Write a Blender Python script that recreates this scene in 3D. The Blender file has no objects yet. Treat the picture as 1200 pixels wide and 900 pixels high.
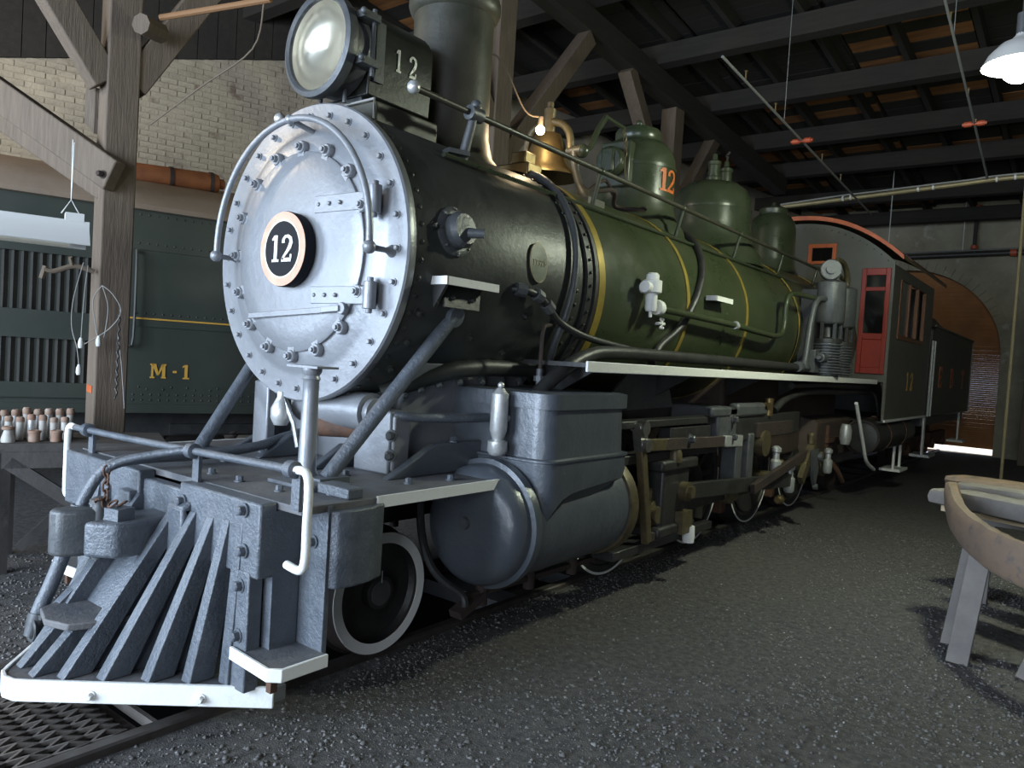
import bpy, bmesh, math, random
import numpy as np
from mathutils import Vector, Matrix
random.seed(12); RNG = np.random.default_rng(12)
PI = math.pi
SC = bpy.context.scene
COL = SC.collection

# ------------------------------------------------------------------ camera
def make_camera():
    yaw, pitch, roll = -.657, -.035, .062
    d = Vector((math.sin(yaw)*math.cos(pitch), math.cos(yaw)*math.cos(pitch), math.sin(pitch)))
    r = Vector((math.cos(yaw), -math.sin(yaw), 0)); u = r.cross(d)
    c, s = math.cos(roll), math.sin(roll)
    r2 = c*r + s*u; u2 = -s*r + c*u
    m = Matrix((r2, u2, -d)).transposed().to_4x4(); m.translation = (3.309, -2.477, 1.524)
    cd = bpy.data.cameras.new('camera'); cd.sensor_width = 36; cd.lens = 885*36/1200; cd.clip_start = .05; cd.clip_end = 300
    o = bpy.data.objects.new('camera', cd); COL.objects.link(o); o.matrix_world = m
    SC.camera = o
make_camera()

# ------------------------------------------------------------------ world, daylight, exposure
W = bpy.data.worlds.new('world'); SC.world = W; W.use_nodes = True
bg = W.node_tree.nodes['Background']; bg.inputs[0].default_value = (.62, .78, 1, 1); bg.inputs[1].default_value = 1.6
SC.view_settings.view_transform = 'Standard'; SC.view_settings.look = 'None'
SC.view_settings.exposure = -0.05; SC.view_settings.gamma = 1.0; SC.view_settings.use_curve_mapping = False

def light(name, kind, loc, energy, color, target=None, **kw):
    l = bpy.data.lights.new(name, kind); l.energy = energy; l.color = color
    for k, v in kw.items(): setattr(l, k, v)
    o = bpy.data.objects.new(name, l); COL.objects.link(o); o.location = loc
    if target is not None:
        o.rotation_euler = (Vector(target)-Vector(loc)).to_track_quat('-Z', 'Y').to_euler()
    return o
# the sun stands behind the rear wall and reaches only the yard outside it
light('sun_offscreen', 'SUN', (0, 30, 20), 9, (1, .95, .86), (-3, 0, -2), angle=.009)
# daylight through the open stall door ahead of the engine, and the next stall's door
light('daylight_stall_door_offscreen', 'AREA', (-1.0, -7.45, 2.4), 1180, (.66, .81, 1), (-.8, 5, 1.6), shape='RECTANGLE', size=4.2, size_y=4.4)
light('daylight_railcar_door_offscreen', 'AREA', (-7.0, -7.45, 2.4), 470, (.68, .83, 1), (0, 1, 1.6), shape='RECTANGLE', size=3.4, size_y=4.2)
light('daylight_next_door_offscreen', 'AREA', (5.2, -7.45, 2.3), 220, (.82, .90, 1), (4.2, 3, .6), shape='RECTANGLE', size=3.2, size_y=4.0)

# warm lamp beyond the left edge that lights the brick wall and the railcar roof
light('lamp_left_offscreen', 'POINT', (-5.6, -2.2, 4.74), 260, (1, .84, .62), shadow_soft_size=.12)

# ------------------------------------------------------------------ materials
MATS = {}
def mat(name, col, rough=.5, metal=0, col2=None, scale=4, mix=(.35, .7), bump=0, bscale=30, rough2=None,
        detail=6, spec=.5, emit=None, estr=0, stretch=None, trans=0, alpha=1, coat=0, third=None, tscale=9, tmix=(.62, .7)):
    m = bpy.data.materials.new(name); m.use_nodes = True; nt = m.node_tree; N = nt.nodes; L = nt.links
    b = N['Principled BSDF']
    b.inputs['Base Color'].default_value = (*col, 1); b.inputs['Roughness'].default_value = rough
    b.inputs['Metallic'].default_value = metal; b.inputs['Specular IOR Level'].default_value = spec
    if trans: b.inputs['Transmission Weight'].default_value = trans
    if coat: b.inputs['Coat Weight'].default_value = coat; b.inputs['Coat Roughness'].default_value = .15
    if emit: b.inputs['Emission Color'].default_value = (*emit, 1); b.inputs['Emission Strength'].default_value = estr
    tc = N.new('ShaderNodeTexCoord'); vec = tc.outputs['Object']
    if stretch:
        mp = N.new('ShaderNodeMapping'); mp.inputs['Scale'].default_value = stretch
        L.new(vec, mp.inputs[0]); vec = mp.outputs[0]
    def noise(sc, det=detail):
        n = N.new('ShaderNodeTexNoise'); n.inputs['Scale'].default_value = sc; n.inputs['Detail'].default_value = det
        n.inputs['Roughness'].default_value = .65
        L.new(vec, n.inputs['Vector']); return n.outputs[0]
    def ramp(src, a, c):
        r = N.new('ShaderNodeMapRange'); r.inputs[1].default_value = a; r.inputs[2].default_value = c
        L.new(src, r.inputs[0]); return r.outputs[0]
    out = None
    if col2:
        fac = ramp(noise(scale), *mix)
        mx = N.new('ShaderNodeMix'); mx.data_type = 'RGBA'
        mx.inputs[6].default_value = (*col, 1); mx.inputs[7].default_value = (*col2, 1)
        L.new(fac, mx.inputs[0]); out = mx.outputs[2]
        if rough2 is not None:
            rr = N.new('ShaderNodeMapRange'); rr.inputs[3].default_value = rough; rr.inputs[4].default_value = rough2
            L.new(fac, rr.inputs[0]); L.new(rr.outputs[0], b.inputs['Roughness'])
        if third:
            f3 = ramp(noise(tscale), *tmix)
            m3 = N.new('ShaderNodeMix'); m3.data_type = 'RGBA'; m3.inputs[7].default_value = (*third, 1)
            L.new(out, m3.inputs[6]); L.new(f3, m3.inputs[0]); out = m3.outputs[2]
        L.new(out, b.inputs['Base Color'])
    if bump:
        bp = N.new('ShaderNodeBump'); bp.inputs['Strength'].default_value = bump; bp.inputs['Distance'].default_value = .01
        L.new(noise(bscale, 4), bp.inputs['Height']); L.new(bp.outputs[0], b.inputs['Normal'])
    MATS[name] = m; return m

mat('graphite', (.265, .27, .285), .36, .3, (.215, .22, .235), 5, bump=.25, bscale=22, third=(.14, .14, .15), tscale=40, tmix=(.66, .76))
mat('pilot_paint', (.080, .092, .110), .34, .0, (.12, .131, .148), 12, bump=.6, bscale=55, rough2=.5, spec=.8, third=(.20, .20, .20), tscale=60, tmix=(.66, .78))
mat('deck_dust', (.085, .09, .10), .6, 0, (.17, .16, .155), 5, bump=.4, bscale=40)
mat('smokebox_black', (.022, .024, .022), .38, 0, (.045, .047, .042), 3, bump=.25, bscale=18, rough2=.5, third=(.08, .08, .075), tscale=70, tmix=(.7, .8))
mat('jacket_green', (.034, .046, .020), .27, 0, (.050, .058, .030), 2.5, bump=.14, bscale=14, rough2=.4, third=(.075, .078, .05), tscale=30, tmix=(.66, .8))
mat('dome_green', (.030, .042, .022), .26, 0, (.052, .058, .036), 4, bump=.08, bscale=20, rough2=.38)
mat('stack_black', (.034, .035, .024), .38, 0, (.062, .055, .040), 3, bump=.2, bscale=24, rough2=.55)
mat('headlight_black', (.012, .012, .010), .4, 0, (.022, .022, .018), 8, bump=.2, bscale=30, spec=.35)
mat('black_metal', (.018, .018, .018), .45, 0, (.04, .038, .035), 8, bump=.25, bscale=40)
mat('grey_metal', (.07, .075, .08), .42, .1, (.11, .11, .11), 10, bump=.3, bscale=40)
mat('chest_paint', (.066, .076, .091), .36, 0, (.090, .099, .114), 7, bump=.45, bscale=14, spec=.8, third=(.15, .155, .16), tscale=45, tmix=(.68, .76))
mat('white_paint', (.82, .81, .77), .5, 0, (.70, .68, .62), 20, mix=(.55, .8), bump=.2, bscale=60, third=(.30, .27, .22), tscale=30, tmix=(.72, .76))
mat('silver', (.62, .62, .60), .35, .5, (.45, .45, .44), 20, bump=.2, bscale=60)
mat('steel', (.42, .41, .39), .32, .85, (.25, .24, .22), 20, bump=.1, bscale=50)
mat('brass', (.26, .185, .085), .36, .8, (.16, .12, .06), 12, rough2=.5, bump=.06, bscale=30)
mat('gold_band', (.42, .30, .06), .35, .35, (.26, .20, .05), 8, bump=.1, bscale=30)
mat('gold_paint', (.55, .30, .05), .5)
mat('orange_paint', (.62, .15, .03), .5, 0, (.40, .10, .03), 14)
mat('red_paint', (.30, .028, .014), .42, 0, (.23, .022, .012), 5, bump=.1, bscale=30)
mat('brown_trim', (.20, .075, .028), .5, 0, (.14, .05, .022), 8)
mat('orange_trim', (.55, .13, .035), .45, 0, (.42, .09, .03), 8)
mat('rust', (.12, .055, .03), .8, 0, (.06, .035, .025), 7, bump=.5, bscale=30)
mat('dark_rust', (.045, .028, .022), .8, 0, (.025, .018, .016), 7, bump=.5, bscale=30)
mat('olive_steel', (.135, .108, .055), .45, .3, (.075, .06, .035), 16, bump=.2, bscale=40)
mat('cab_grey', (.082, .080, .062), .45, 0, (.105, .10, .078), 2.5, bump=.1, bscale=20)
mat('tender_black', (.03, .027, .022), .42, 0, (.045, .038, .03), 3)
mat('roof_red', (.16, .055, .03), .6, 0, (.12, .05, .03), 6)
mat('roof_olive', (.20, .16, .09), .6, 0, (.14, .11, .07), 6)
mat('car_green', (.034, .041, .032), .42, 0, (.046, .050, .040), 2, bump=.08, bscale=12)
mat('car_slat', (.040, .038, .033), .5, 0, (.06, .055, .046), 3)
mat('car_roof', (.25, .185, .13), .75, 0, (.20, .14, .095), 3, bump=.2, bscale=20)
mat('tank_rust', (.28, .095, .03), .75, 0, (.20, .06, .02), 6, bump=.3, bscale=30)
mat('timber', (.105, .077, .055), .8, 0, (.155, .115, .082), 5, bump=.5, bscale=12, stretch=(6, 6, .6))
mat('timber_x', (.028, .023, .018), .9, 0, (.018, .014, .011), 3, bump=.4, bscale=12, stretch=(.6, 6, 6))
mat('timber_y', (.028, .023, .018), .9, 0, (.018, .014, .011), 3, bump=.4, bscale=12, stretch=(6, .6, 6))
mat('soot_plank', (.020, .017, .014), .9, 0, (.032, .026, .02), 2, bump=.3, bscale=12, stretch=(.5, 6, 6))
mat('new_plank', (.34, .145, .045), .85, 0, (.16, .07, .028), 1.6, bump=.3, bscale=12, stretch=(.5, 6, 6))
mat('brick_white', (.46, .39, .29), .85, 0, (.27, .23, .17), 1.6, bump=.9, bscale=26, third=(.19, .14, .10), tscale=2.6, tmix=(.56, .68))
mat('brick_red', (.20, .085, .05), .85, 0, (.13, .06, .04), 9, bump=.5, bscale=30)
mat('mortar', (.40, .34, .255), .9, 0, (.23, .195, .15), 1.6, bump=.5, bscale=20)
mat('wall_plaster', (.33, .30, .22), .85, 0, (.21, .185, .135), 1.6, bump=.5, bscale=14, third=(.46, .43, .36), tscale=3, tmix=(.60, .72))
mat('wall_dark', (.05, .045, .04), .9)
mat('concrete', (.06, .058, .056), .9, 0, (.04, .04, .04), 4, bump=.5, bscale=30)
mat('cinder', (.115, .105, .098), .92, 0, (.055, .051, .050), 26, mix=(.4, .62), bump=1, bscale=120, third=(.16, .155, .15), tscale=150, tmix=(.62, .72))
mat('stone_dark', (.075, .070, .068), .7, 0, (.12, .112, .105), 30)
mat('stone_grey', (.19, .18, .172), .6, 0, (.11, .105, .10), 30)
mat('stone_pale', (.50, .50, .50), .5)
mat('rail_steel', (.10, .09, .085), .5, .5, (.07, .055, .045), 10, bump=.2, bscale=40)
mat('grate_steel', (.14, .12, .105), .6, .2, (.10, .085, .075), 8, bump=.3, bscale=50)
mat('enamel_white', (.62, .61, .58), .4)
mat('enamel_green', (.10, .14, .10), .4)
mat('cream', (.60, .55, .44), .5)
mat('wire_grey', (.25, .24, .22), .6)
mat('wire_white', (.6, .6, .56), .5)
mat('conduit', (.30, .24, .12), .5, .3, (.22, .18, .10), 6)
mat('pipe_black', (.035, .032, .03), .45)
mat('pipe_steel', (.22, .22, .22), .5, .4)
mat('coupling_red', (.42, .075, .03), .5)
mat('bulb_glow', (1, 1, 1), .5, emit=(.93, 1, .9), estr=26)
mat('bulb_warm', (1, .9, .7), .5, emit=(1, .80, .48), estr=60)
mat('lens_glass', (.9, .9, .85), .06, trans=1, spec=.5)
mat('reflector', (.86, .82, .72), .30, .75)
mat('window_dark', (.008, .008, .008), .1, spec=.6)
mat('plate_black', (.010, .011, .014), .6, spec=.15)
mat('plate_pink', (.72, .40, .28), .5, 0, (.60, .30, .20), 14)
mat('plate_cream', (.75, .66, .50), .5)
mat('slat_brown', (.40, .19, .085), .9, 0, (.31, .145, .065), 3, spec=.1)
mat('driftwood', (.20, .135, .09), .65, 0, (.14, .10, .075), 5, bump=.5, bscale=14, third=(.09, .08, .078), tscale=7, tmix=(.56, .66))
mat('grey_wood', (.19, .17, .15), .75, 0, (.13, .115, .105), 5, bump=.4, bscale=14)
mat('pale_wood', (.55, .42, .26), .7)
mat('bench_wood', (.075, .066, .06), .8, 0, (.05, .045, .04), 6, bump=.4, bscale=20)
mat('pot_pale', (.52, .50, .45), .55, 0, (.40, .35, .30), 14)
mat('pot_rust', (.26, .14, .09), .7, 0, (.36, .28, .22), 14)
mat('firebox', (.055, .038, .032), .75, 0, (.09, .06, .045), 4, bump=.4, bscale=20)
mat('rod_brown', (.24, .12, .05), .8)
mat('rope', (.16, .12, .085), .9)
mat('yard', (.62, .58, .50), .9, 0, (.5, .47, .42), 4)

# ------------------------------------------------------------------ mesh builder
def V(*a): return Vector(a)
class MB:
    def __init__(s): s.v = []; s.f = []
    def add(s, vs, fs):
        o = len(s.v); s.v += [tuple(p) for p in vs]; s.f += [tuple(o+i for i in f) for f in fs]; return s
    def box(s, x0, x1, y0, y1, z0, z1):
        return s.add([(x0,y0,z0),(x1,y0,z0),(x1,y1,z0),(x0,y1,z0),(x0,y0,z1),(x1,y0,z1),(x1,y1,z1),(x0,y1,z1)],
                     [(0,3,2,1),(4,5,6,7),(0,1,5,4),(1,2,6,5),(2,3,7,6),(3,0,4,7)])
    def bar(s, p, q, w, h, up=(0, 0, 1)):       # oriented beam p->q, w sideways, h along up
        p, q = Vector(p), Vector(q); d = (q-p).normalized(); up = Vector(up)
        if abs(d.dot(up)) > .98: up = Vector((0, 1, 0))
        a = d.cross(up).normalized(); b = a.cross(d).normalized(); a = a*w/2; b = b*h/2
        return s.add([p-a-b, p+a-b, p+a+b, p-a+b, q-a-b, q+a-b, q+a+b, q-a+b],
                     [(0,3,2,1),(4,5,6,7),(0,1,5,4),(1,2,6,5),(2,3,7,6),(3,0,4,7)])
    def lathe(s, prof, o, ax=(0, 0, 1), n=32, capa=True, capb=True):   # prof: (radius, height)
        o = Vector(o); ax = Vector(ax).normalized()
        t = Vector((1, 0, 0)) if abs(ax.x) < .9 else Vector((0, 1, 0))
        a = (t - ax*t.dot(ax)).normalized(); b = ax.cross(a)
        vs = []; fs = []
        for r, h in prof:
            for i in range(n):
                w = 2*PI*i/n; vs.append(o + ax*h + a*(r*math.cos(w)) + b*(r*math.sin(w)))
        for k in range(len(prof)-1):
            for i in range(n):
                j = (i+1) % n; fs.append((k*n+i, k*n+j, (k+1)*n+j, (k+1)*n+i))
        if capa: fs.append(tuple(range(n-1, -1, -1)))
        if capb: fs.append(tuple((len(prof)-1)*n+i for i in range(n)))
        return s.add(vs, fs)
    def cyl(s, p, q, r, r2=None, n=20):
        p, q = Vector(p), Vector(q); return s.lathe([(r, 0), (r if r2 is None else r2, (q-p).length)], p, q-p, n)
    def ball(s, c, r, n=14, m=8, sq=(1, 1, 1)):
        c = Vector(c); vs = [c+V(0, 0, -r*sq[2])]; fs = []
        for k in range(1, m):
            z = -math.cos(PI*k/m); q = math.sin(PI*k/m)
            for i in range(n):
                w = 2*PI*i/n; vs.append(c+V(r*q*math.cos(w)*sq[0], r*q*math.sin(w)*sq[1], r*z*sq[2]))
        vs.append(c+V(0, 0, r*sq[2])); e = len(vs)-1
        for i in range(n):
            j = (i+1) % n; fs.append((0, 1+j, 1+i)); fs.append((e, 1+(m-2)*n+i, 1+(m-2)*n+j))
            for k in range(m-2): fs.append((1+k*n+i, 1+k*n+j, 1+(k+1)*n+j, 1+(k+1)*n+i))
        return s.add(vs, fs)
    def tube(s, pts, r, n=10, closed=False):
        P = [Vector(p) for p in pts]; R = r if isinstance(r, (list, tuple)) else [r]*len(P); vs = []; fs = []
        prev = None; L = len(P)
        for k, p in enumerate(P):
            if closed: t = P[(k+1) % L]-P[k-1]
            else: t = P[min(k+1, L-1)]-P[max(k-1, 0)]
            t.normalize()
            if prev is None:
                a = t.orthogonal().normalized()
            else:
                a = (prev - t*prev.dot(t)).normalized()
            prev = a; b = t.cross(a)
            for i in range(n):
                w = 2*PI*i/n; vs.append(p + a*(R[k]*math.cos(w)) + b*(R[k]*math.sin(w)))
        m = L if closed else L-1
        for k in range(m):
            q = (k+1) % L
            for i in range(n):
                j = (i+1) % n; fs.append((k*n+i, k*n+j, q*n+j, q*n+i))
        if not closed:
            fs.append(tuple(range(n-1, -1, -1))); fs.append(tuple((L-1)*n+i for i in range(n)))
        return s.add(vs, fs)
    def prism(s, poly, ext):                    # planar polygon (3D points) extruded by a vector
        e = Vector(ext); n = len(poly); P = [Vector(p) for p in poly]
        return s.add(P+[p+e for p in P], [tuple(range(n-1, -1, -1)), tuple(range(n, 2*n))] + [(i, (i+1) % n, n+(i+1) % n, n+i) for i in range(n)])
    def rings(s, loops, capa=True, capb=True):  # loops: lists of same count of points
        n = len(loops[0]); vs = [p for l in loops for p in l]; fs = []
        for k in range(len(loops)-1):
            for i in range(n):
                j = (i+1) % n; fs.append((k*n+i, k*n+j, (k+1)*n+j, (k+1)*n+i))
        if capa: fs.append(tuple(range(n-1, -1, -1)))
        if capb: fs.append(tuple((len(loops)-1)*n+i for i in range(n)))
        return s.add(vs, fs)
    def hexbolt(s, p, ax, r=.014, h=.016, washer=True):
        if washer: s.lathe([(r*1.45, -.002), (r*1.45, h*.25)], p, ax, 10)
        s.lathe([(r, h*.2), (r, h), (r*.75, h*1.15)], p, ax, 6)
        return s
    def mesh(s, name):
        me = bpy.data.meshes.new(name); me.from_pydata(s.v, [], s.f)
        b = bmesh.new(); b.from_mesh(me); bmesh.ops.recalc_face_normals(b, faces=b.faces); b.to_mesh(me); b.free()
        me.shade_smooth(); me.set_sharp_from_angle(angle=math.radians(38)); return me
    def build(s, name, m, parent=None, bevel=0, kind=None, seg=2):
        me = s.mesh(name); me.materials.append(MATS[m])
        return link(name, me, parent, bevel, kind, seg)
def link(name, me, parent=None, bevel=0, kind=None, seg=2):
    o = bpy.data.objects.new(name, me); COL.objects.link(o)
    if parent: o.parent = parent; o.matrix_parent_inverse = Matrix.Translation(-absloc(parent))
    if bevel:
        bv = o.modifiers.new('bevel', 'BEVEL'); bv.width = bevel; bv.segments = seg; bv.limit_method = 'ANGLE'; bv.angle_limit = .6
        bv.harden_normals = False
    if kind: o['kind'] = kind
    return o
def absloc(o):
    l = Vector(o.location)
    while o.parent:
        l = l + o.matrix_parent_inverse.translation; o = o.parent; l = l + Vector(o.location)
    return l
def thing(name, label, cat, loc=(0, 0, 0), group=None):
    o = bpy.data.objects.new(name, None); COL.objects.link(o); o.location = loc; o.empty_display_size = .1
    return tag(o, label, cat, group)
def tag(o, label, cat, group=None, kind=None):
    o['label'] = label; o['category'] = cat
    if group: o['group'] = group
    if kind: o['kind'] = kind
    return o
def instance(name, me, parent, loc, rot=None, scale=None):       # shared-mesh piece at a place
    o = bpy.data.objects.new(name, me); COL.objects.link(o)
    o.parent = parent; o.matrix_parent_inverse = Matrix.Translation(-absloc(parent))
    o.location = loc
    if rot is not None: o.rotation_mode = 'QUATERNION'; o.rotation_quaternion = rot
    if scale: o.scale = scale
    return o
def smooth(pts, k=6):
    P = [Vector(p) for p in pts]; out = []
    for i in range(len(P)-1):
        a = P[max(i-1, 0)]; b = P[i]; c = P[i+1]; d = P[min(i+2, len(P)-1)]
        for j in range(k):
            t = j/k
            out.append(.5*((2*b)+(c-a)*t+(2*a-5*b+4*c-d)*t*t+(3*b-a-3*c+d)*t**3))
    out.append(P[-1]); return out
def arc(cx, cz, r, a0, a1, y, n=24):     # arc in an X-Z plane, degrees, 0 = +X, 90 = up
    return [V(cx+r*math.cos(math.radians(a0+(a1-a0)*i/n)), y, cz+r*math.sin(math.radians(a0+(a1-a0)*i/n))) for i in range(n+1)]

# ---- letters and digits as shaped polygons
def ribbon(c):
    out = []
    for i in range(len(c)-1):
        (x0, y0, w0), (x1, y1, w1) = c[i], c[i+1]
        def nrm(k):
            a = c[max(k-1, 0)]; b = c[min(k+1, len(c)-1)]; dx, dy = b[0]-a[0], b[1]-a[1]; l = math.hypot(dx, dy); return -dy/l, dx/l
        n0, n1 = nrm(i), nrm(i+1)
        out.append([(x0-n0[0]*w0/2, y0-n0[1]*w0/2), (x1-n1[0]*w1/2, y1-n1[1]*w1/2), (x1+n1[0]*w1/2, y1+n1[1]*w1/2), (x0+n0[0]*w0/2, y0+n0[1]*w0/2)])
    return out
def rect(a, b, c, d): return [(a, b), (c, b), (c, d), (a, d)]
GL = {
 '1': [rect(-.2, 0, .2, .09), rect(-.09, .09, .09, 1), [(-.22, .80), (-.09, .84), (-.09, 1), (-.22, .88)]],
 '2': ribbon([(-.22, .70, .16), (-.22, .82, .15), (-.12, .93, .11), (.04, .95, .11), (.19, .86, .16), (.23, .71, .19), (.16, .54, .18), (0, .36, .13), (-.16, .20, .10), (-.25, .08, .10)]) + [rect(-.29, 0, .26, .14), rect(.20, .10, .29, .27)],
 'M': [rect(-.45, 0, -.18, .1), rect(.18, 0, .45, .1), rect(-.38, .1, -.26, .9), rect(.22, .1, .40, .9), rect(-.45, .9, -.2, 1), rect(.2, .9, .45, 1), [(-.36, 1), (-.12, .99), (.06, .22), (-.06, .2)], [(.36, 1), (.2, .99), (-.04, .2), (.04, .2)]],
 '-': [rect(-.16, .40, .16, .56)],
 'E': [rect(-.3, 0, -.12, 1), rect(-.12, 0, .3, .16), rect(-.12, .84, .3, 1), rect(-.12, .43, .2, .57), rect(.2, .16, .3, .28), rect(.2, .72, .3, .84)],
 'B': [rect(-.3, 0, -.12, 1)] + ribbon([(-.12, .93, .14), (.1, .93, .14), (.22, .76, .18), (.1, .55, .14), (-.12, .54, .12)]) + ribbon([(.05, .53, .12), (.18, .48, .14), (.27, .28, .18), (.12, .07, .14), (-.12, .07, .14)]),
 'T': [rect(-.09, 0, .09, .86), rect(-.34, .86, .34, 1), rect(-.34, .72, -.25, .86), rect(.25, .72, .34, .86), rect(-.18, 0, .18, .1)],
 '3': ribbon([(-.22, .82, .14), (-.05, .94, .12), (.16, .86, .16), (.18, .68, .16), (.0, .53, .12)]) + ribbon([(.0, .53, .12), (.2, .42, .16), (.22, .2, .16), (.02, .06, .12), (-.22, .16, .14)]),
 '7': [rect(-.25, .86, .26, 1), [(.12, .86), (.26, .86), (.02, 0), (-.16, 0)]],
 '5': [rect(-.2, .86, .22, 1), rect(-.2, .5, -.06, .86)] + ribbon([(-.15, .55, .12), (.08, .58, .13), (.2, .42, .16), (.18, .18, .16), (0, .06, .12), (-.22, .14, .14)]),
}
def text(mb, s, org, ux, uy, h, adv, w=1.0, depth=.003):
    org, ux, uy = Vector(org), Vector(ux).normalized(), Vector(uy).normalized(); nz = ux.cross(uy)
    x0 = -adv*(len(s)-1)/2
    for i, ch in enumerate(s):
        for poly in GL[ch]:
            mb.prism([org+ux*(x0+i*adv+p[0]*h*w)+uy*(p[1]*h) for p in poly], nz*depth)
    return mb

# ================================================================== the setting
def struct(o, label, cat): return tag(o, label, cat, kind='structure')
C18, S18 = math.cos(math.radians(18)), math.sin(math.radians(18))
CAR0 = V(-3.726, .774, 0)                 # a point on the railcar's near side
CD = V(S18, C18, 0); CN = V(-C18, S18, 0)  # along the car, away from the engine
def carp(s, t, z): return CAR0+CD*s+CN*t+V(0, 0, z)
RZ = lambda y: 5.6+(17.5-y)*.08           # underside of the roof boards

def build_floor():
    m = MB()
    for x0, x1 in ((.47, 12), (-14, -.52)):
        nx, ny = 60, 110
        xs = np.linspace(x0, x1, nx); ys = np.linspace(-7.6, 17.9, ny); o = len(m.v)
        for j, y in enumerate(ys):
            for i, x in enumerate(xs):
                edge = abs(x) < .6
                z = -.035 + (0 if edge else .018*math.sin(x*2.1+y*.7)*math.sin(y*1.3-x)*1.0)
                m.v.append((float(x), float(y), z))
        for j in range(ny-1):
            for i in range(nx-1):
                m.f.append((o+j*nx+i, o+j*nx+i+1, o+(j+1)*nx+i+1, o+(j+1)*nx+i))
    o = m.build('floor', 'cinder'); struct(o, 'dark cinder floor of the engine house', 'floor')
    p = MB(); p.box(-.52, .47, -7.6, 17.9, -.80, -.75)
    p.box(-.60, -.52, -7.6, 17.9, -.80, -.12); p.box(.50, .58, -7.6, 17.9, -.80, -.12)
    for y0 in np.arange(1.5, 17, .9): p.box(-.52, .5, y0, y0+.22, -.22, -.12)
    o = p.build('floor_pit', 'concrete'); struct(o, 'shallow dark pit between the rails under the engine', 'pit')
build_floor()

def build_stones():
    octv = np.array([(1,0,0),(-1,0,0),(0,1,0),(0,-1,0),(0,0,1),(0,0,-1)], float)
    octf = np.array([(0,2,4),(2,1,4),(1,3,4),(3,0,4),(2,0,5),(1,2,5),(3,1,5),(0,3,5)])
    def cloud(name, n, matname, smin, smax, label, cat):
        # denser near the camera side, out to the wheels and benches
        y = -2.35+8.5*RNG.random(n)**1.7; x = .53+4.0*RNG.random(n)
        left = RNG.random(n) < .12; x = np.where(left, -.58-1.8*RNG.random(n), x); y = np.where(left, -2+3.5*RNG.random(n), y)
        patch = np.sin(x*3.1+np.sin(y*2.3)*1.4)+np.sin(y*2.7+x*1.1)
        keep = RNG.random(n) < np.clip(.55+.28*patch, .12, 1); x, y = x[keep], y[keep]; n = len(x)
        s = smin+(smax-smin)*RNG.random(n)**2.6
        z = -.035+.018*np.sin(x*2.1+y*.7)*np.sin(y*1.3-x)
        sc = s[:, None]*(.6+.8*RNG.random((n, 3))); ang = RNG.random(n)*6.28
        v = octv[None]*sc[:, None, :]; v = v+(RNG.random(v.shape)-.5)*s[:, None, None]*.5
        c, t = np.cos(ang)[:, None], np.sin(ang)[:, None]
        X = v[..., 0]*c-v[..., 1]*t+x[:, None]; Y = v[..., 0]*t+v[..., 1]*c+y[:, None]; Z = v[..., 2]*.8+(z+s*.25)[:, None]
        co = np.stack([X, Y, Z], -1).reshape(-1, 3); F = (octf[None]+6*np.arange(n)[:, None, None]).reshape(-1, 3)
        me = bpy.data.meshes.new(name); me.vertices.add(len(co)); me.vertices.foreach_set('co', co.ravel())
        me.loops.add(F.size); me.loops.foreach_set('vertex_index', F.ravel().astype(np.int32))
        me.polygons.add(len(F)); me.polygons.foreach_set('loop_start', np.arange(0, F.size, 3, dtype=np.int32))
        me.update(); me.validate(); me.materials.append(MATS[matname])
        o = bpy.data.objects.new(name, me); COL.objects.link(o); o.parent = bpy.data.objects['floor']; o['label'] = label; o['kind'] = 'stuff'
    cloud('cinder_gravel', 68000, 'stone_dark', .003, .013, 'loose dark cinders strewn over the engine house floor', 'cinders')
    cloud('grey_gravel', 32000, 'stone_grey', .003, .011, 'loose grey gravel mixed into the dark cinders', 'gravel')
    cloud('pale_chips', 3200, 'stone_pale', .002, .006, 'tiny pale stone chips sparkling among the cinders', 'gravel')
build_stones()

def build_track():
    for s, lab in ((1, 'running rail under the wheels on the air pump side'), (-1, 'running rail under the wheels on the railcar side')):
        m = MB(); x = s*.487
        m.prism([(x-.034, -7.5, -.04), (x+.034, -7.5, -.04), (x+.034, -7.5, -.008), (x+.024, -7.5, 0), (x-.024, -7.5, 0), (x-.034, -7.5, -.008)], (0, 25.2, 0))
        m.box(x-.01, x+.01, -7.5, 17.7, -.12, -.04); m.box(x-.055, x+.055, -7.5, 17.7, -.135, -.12)
        o = m.build('track_rail', 'rail_steel'); tag(o, lab, 'rail', 'rails of the engine track')
    # expanded-metal grate between the rails ahead of the pilot
    t = thing('floor_grate', 'expanded steel walkway grate lying between the rails before the pilot', 'grate', (0, -1.6, -.06))
    m = MB(); x0, x1, y0, y1 = -.44, .42, -2.9, -.93; px, py = .062, .135
    nx, ny = int((x1-x0)/px), int((y1-y0)/py)
    for j in range(ny):
        for i in range(nx):
            cx = x0+(i+.5)*px; cy = y0+(j+.5)*py
            for sx in (-1, 1):
                for sy in (-1, 1):
                    m.bar((cx+sx*px/2, cy, -.055), (cx, cy+sy*py/2, -.068), .011, .016)
    m.build('mesh_panel', 'grate_steel', t)
    m = MB(); m.box(x0-.02, x0, y0, y1, -.085, -.04); m.box(x1, x1+.02, y0, y1, -.085, -.04); m.box(x0-.02, x1+.02, y1, y1+.02, -.085, -.04)
    m.build('frame', 'grate_steel', t)
    for y in (-2.6, -1.8, -1.0):
        m = MB(); m.box(-.51, .49, y, y+.05, -.14, -.088); m.build('support_bar', 'dark_rust', t)
build_track()

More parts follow.
